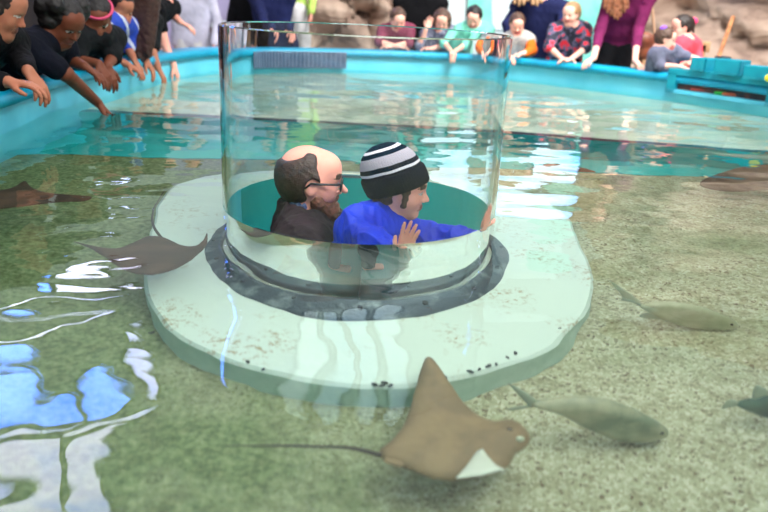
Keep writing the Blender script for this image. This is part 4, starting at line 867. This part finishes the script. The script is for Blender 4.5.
RAYM = mat('ray_skin', S(150, 122, 88), .7, (60, .001), (S(128, 104, 76), 14, .4, .65)); RAYD = mat('ray_skin_dark', S(84, 60, 44), .8, (60, .001), (S(62, 46, 34), 12, .4, .65)); RAYT = mat('ray_tail', S(72, 60, 52), .6); RAYU = mat('ray_underside', S(206, 204, 186), .5)
def stingray(label, px, depth, tail, mats, curl=(), T=.032):
    pts = [PW(x, y, depth) for x, y in px]; poly = [p[:2] for p in closed_curve([p[:2] for p in pts], 5)]; c = np.mean(poly, 0)
    root = empty('stingray', (c[0], c[1], -depth), label, 'stingray', None)
    rel = [np.array(q)-c for q in poly]
    def zf(X, Y):
        z = 0*X
        for (cx, cy, rad, amp) in curl:
            q = PW(cx, cy, depth)[:2]-c; r2 = ((X-q[0])**2+(Y-q[1])**2)/rad**2; z = z+amp*np.exp(-r2)
        return z
    pillow('body', rel, .006, T, .11, ((c[0], c[1], -depth), (1, 0, 0), (0, 1, 0), (0, 0, 1)), mats, root, zf)
    bm = bmesh.new(); tp = open_curve([PW(x, y, depth-.008) for x, y in tail], 8); n = len(tp); tube(bm, tp, [.0045*(1-i/n)+.0012 for i in range(n)], 8); from_bm('tail', bm, RAYT, root, True)
    return root
OUT1 = [(379, 450), (390, 441), (401, 429), (410, 412), (416, 393), (422, 374), (428, 364), (436, 369), (448, 384), (462, 399), (478, 413), (492, 419), (508, 418), (520, 423), (528, 434), (526, 446), (516, 454), (509, 465), (496, 473), (476, 478), (456, 480), (434, 478), (414, 471), (396, 463), (384, 458)]
r1 = stingray('large brown stingray with pale curled wing edge gliding in front of the island', OUT1, .40, [(382, 453), (350, 447), (300, 445), (262, 444), (225, 443)], [RAYM, RAYU], [(430, 372, .10, .035), (520, 436, .06, .006)], .034)
fl = [PW(x, y, .36)[:2] for x, y in ((455, 478), (466, 464), (476, 450), (482, 447), (487, 455), (497, 465), (506, 469), (482, 476))]
cc = np.mean(fl, 0); pillow('wing_fold', [np.array(q)-cc for q in fl], .004, .006, .02, ((*cc, -.36), (1, 0, 0), (0, 1, 0), (0, 0, 1)), [RAYU], r1)
for (x, y) in ((519, 437), (508, 428)): sdf_obj('eye', [ell(PW(x, y, .372), (.009, .007, .006), None, .003)], .0015, mat('ray_eye', S(190, 190, 160), .3) if x == 519 else IRIS, r1)
for (x0, y0, x1, y1) in ((386, 450, 398, 447), (388, 458, 400, 461)):
    sdf_obj('pelvic_fin', [cap(PW(x0, y0, .395), PW(x1, y1, .395), .009, .013, .004, flat=((0, 0, 1), 2.2))], .002, RAYM, r1)
stingray('dark brown stingray over the left edge of the island', [(73, 243), (92, 247), (115, 249), (132, 243), (148, 236), (165, 237), (180, 245), (194, 247), (203, 242), (208, 235), (207, 247), (196, 257), (184, 266), (166, 274), (148, 277), (130, 274), (112, 263), (94, 252)], .26, [(162, 237), (155, 228), (153, 217), (158, 203), (165, 190)], [RAYD, RAYU], [(206, 238, .08, .03), (78, 244, .08, .015)], .028)
stingray('dark stingray entering at the photo\'s left edge', [(-50, 200), (-30, 192), (0, 190), (14, 187), (25, 181), (33, 188), (52, 193), (74, 195), (92, 197), (84, 201), (60, 202), (34, 205), (0, 209), (-30, 208)], .16, [(-20, 192), (-30, 180), (-50, 172)], [RAYD, RAYU], (), .026)
stingray('brown stingray in the teal channel near the photo\'s right edge', [(700, 184), (716, 175), (740, 168), (768, 165), (800, 172), (780, 188), (744, 191), (716, 190)], .24, [(770, 167), (800, 160), (830, 160)], [RAYD, RAYU], (), .03)
stingray('brown stingray just right of the tube beyond the island', [(505, 180), (522, 172), (544, 165), (568, 166), (596, 172), (582, 184), (552, 187), (524, 188)], .64, [(560, 166), (580, 158), (610, 156)], [RAYD, RAYU], (), .03)
FISHM = mat('fish_skin', S(176, 166, 132), .4, (80, .0006), (S(128, 132, 104), 12, .4, .6)); FISHG = mat('fish_skin_green', S(84, 104, 84), .4, (80, .0006), (S(66, 88, 76), 12, .4, .6)); FINM = mat('fish_fin', S(168, 172, 146), .5); FISHP = mat('fish_skin_pale', S(186, 182, 152), .4, (80, .0006), (S(160, 160, 128), 12, .4, .6))
def PV(px, py, Yc):                                   # the refracted ray met with the vertical plane y = Yc
    d = _camray(px, py); d = d/np.linalg.norm(d); p = PZ(px, py); t = d/1.33; t[2] = -math.sqrt(1-t[0]**2-t[1]**2); return p+t*((Yc-p[1])/t[1])
def fish(label, body, Yc, fins, m, T=.022, eye=None):
    pts = [PV(x, y, Yc) for x, y in body]; c = np.mean(pts, 0); root = empty('fish', tuple(c), label, 'fish')
    F = ((c[0], Yc, c[2]), (1, 0, 0), (0, 0, 1), (0, -1, 0)); rel = lambda L: [q for q in closed_curve([(p[0]-c[0], p[2]-c[2]) for p in L], 5)]
    pillow('body', rel(pts), .0035, T, .03, F, [m], root)
    for nm, fp in fins: pillow(nm, rel([PV(x, y, Yc) for x, y in fp]), .003, .004, .01, F, [FINM], root)
    if eye: sdf_obj('eye', [ell(PV(*eye, Yc)+A3((0, -T*.8, 0)), (.006, .005, .006), None, .003)], .0015, IRIS, root)
fish('olive grey fish with forked tail swimming right of the large stingray', [(528, 403), (548, 401), (572, 399), (600, 400), (628, 406), (652, 416), (670, 430), (664, 436), (642, 440), (612, 437), (584, 426), (560, 412), (540, 406)], 1.50, [('tail_fin', [(530, 406), (520, 400), (506, 385), (512, 387), (524, 394), (534, 402), (526, 406), (512, 408), (504, 407), (518, 404)]), ('pectoral_fin', [(576, 412), (586, 414), (590, 421), (580, 419)])], FISHM, .026, (661, 428))
fish('pale olive fish with long trailing fin above the right sand', [(640, 303), (662, 301), (690, 303), (714, 310), (737, 322), (733, 327), (712, 329), (686, 327), (662, 319), (646, 309)], 2.02, [('tail_fin', [(644, 306), (628, 300), (598, 296), (622, 298), (612, 284), (606, 279), (620, 286), (640, 300)]), ('anal_fin', [(650, 311), (640, 316), (655, 319), (664, 319)])], FISHP, .024, (729, 321))
fish('greenish dark fish leaving at the photo\'s right edge', [(735, 403), (752, 396), (772, 391), (800, 398), (812, 408), (790, 418), (765, 417), (748, 410)], 1.56, [('tail_fin', [(742, 404), (730, 398), (722, 408), (732, 406)]), ('dorsal_fin', [(752, 397), (756, 384), (768, 389), (780, 393)])], FISHG, .022)
fish('small slender pale fish near the channel right of the tube', [(600, 227), (608, 229), (620, 240), (627, 252), (618, 248), (606, 238)], 2.95, [('tail_fin', [(603, 230), (590, 222), (596, 230)])], FISHP, .012)
tag(sdf_obj('leaf', [cap(PW(503, 374, .54), PW(513, 368, .54), .004, .012, .004, flat=((0, 0, 1), 2.5)), cap(PW(513, 368, .54), PW(527, 363, .545), .012, .003, .004, flat=((0, 0, 1), 2.5))], .003, mat('leaf_brown', S(160, 100, 70), .7)), 'reddish brown leaf on the sand at the foot of the island', 'leaf')

# dark shell fragments caught along the island's front edge
FR = mat('shell_dark', S(46, 52, 50), .7); frag = None
for k, (x, y) in enumerate(((376, 383), (383, 384), (386, 381), (392, 384), (262, 371), (246, 363), (470, 373), (478, 371), (486, 368), (494, 366), (506, 358), (514, 353), (430, 380), (446, 379), (150, 333), (561, 330))):
    p = PW(x, y, -ISL_D-.004); rg = random.Random(k); a = rg.uniform(0, 3)
    if frag is None:
        frag = sdf_obj('shell_fragment', [ell((0, 0, 0), (.007, .004, .003), None, .001), ell((.004, .002, .001), (.003, .003, .003), None, .001)], .0012, FR); o = frag
    else: o = frag.copy(); C.objects.link(o)
    o.location = p; o.rotation_euler.z = a; o.scale = (rg.uniform(.8, 1.5),)*3
    tag(o, 'tiny dark shell fragment lying on the pale island close to its edge', 'shell', 'dark shell fragments along the island edge')
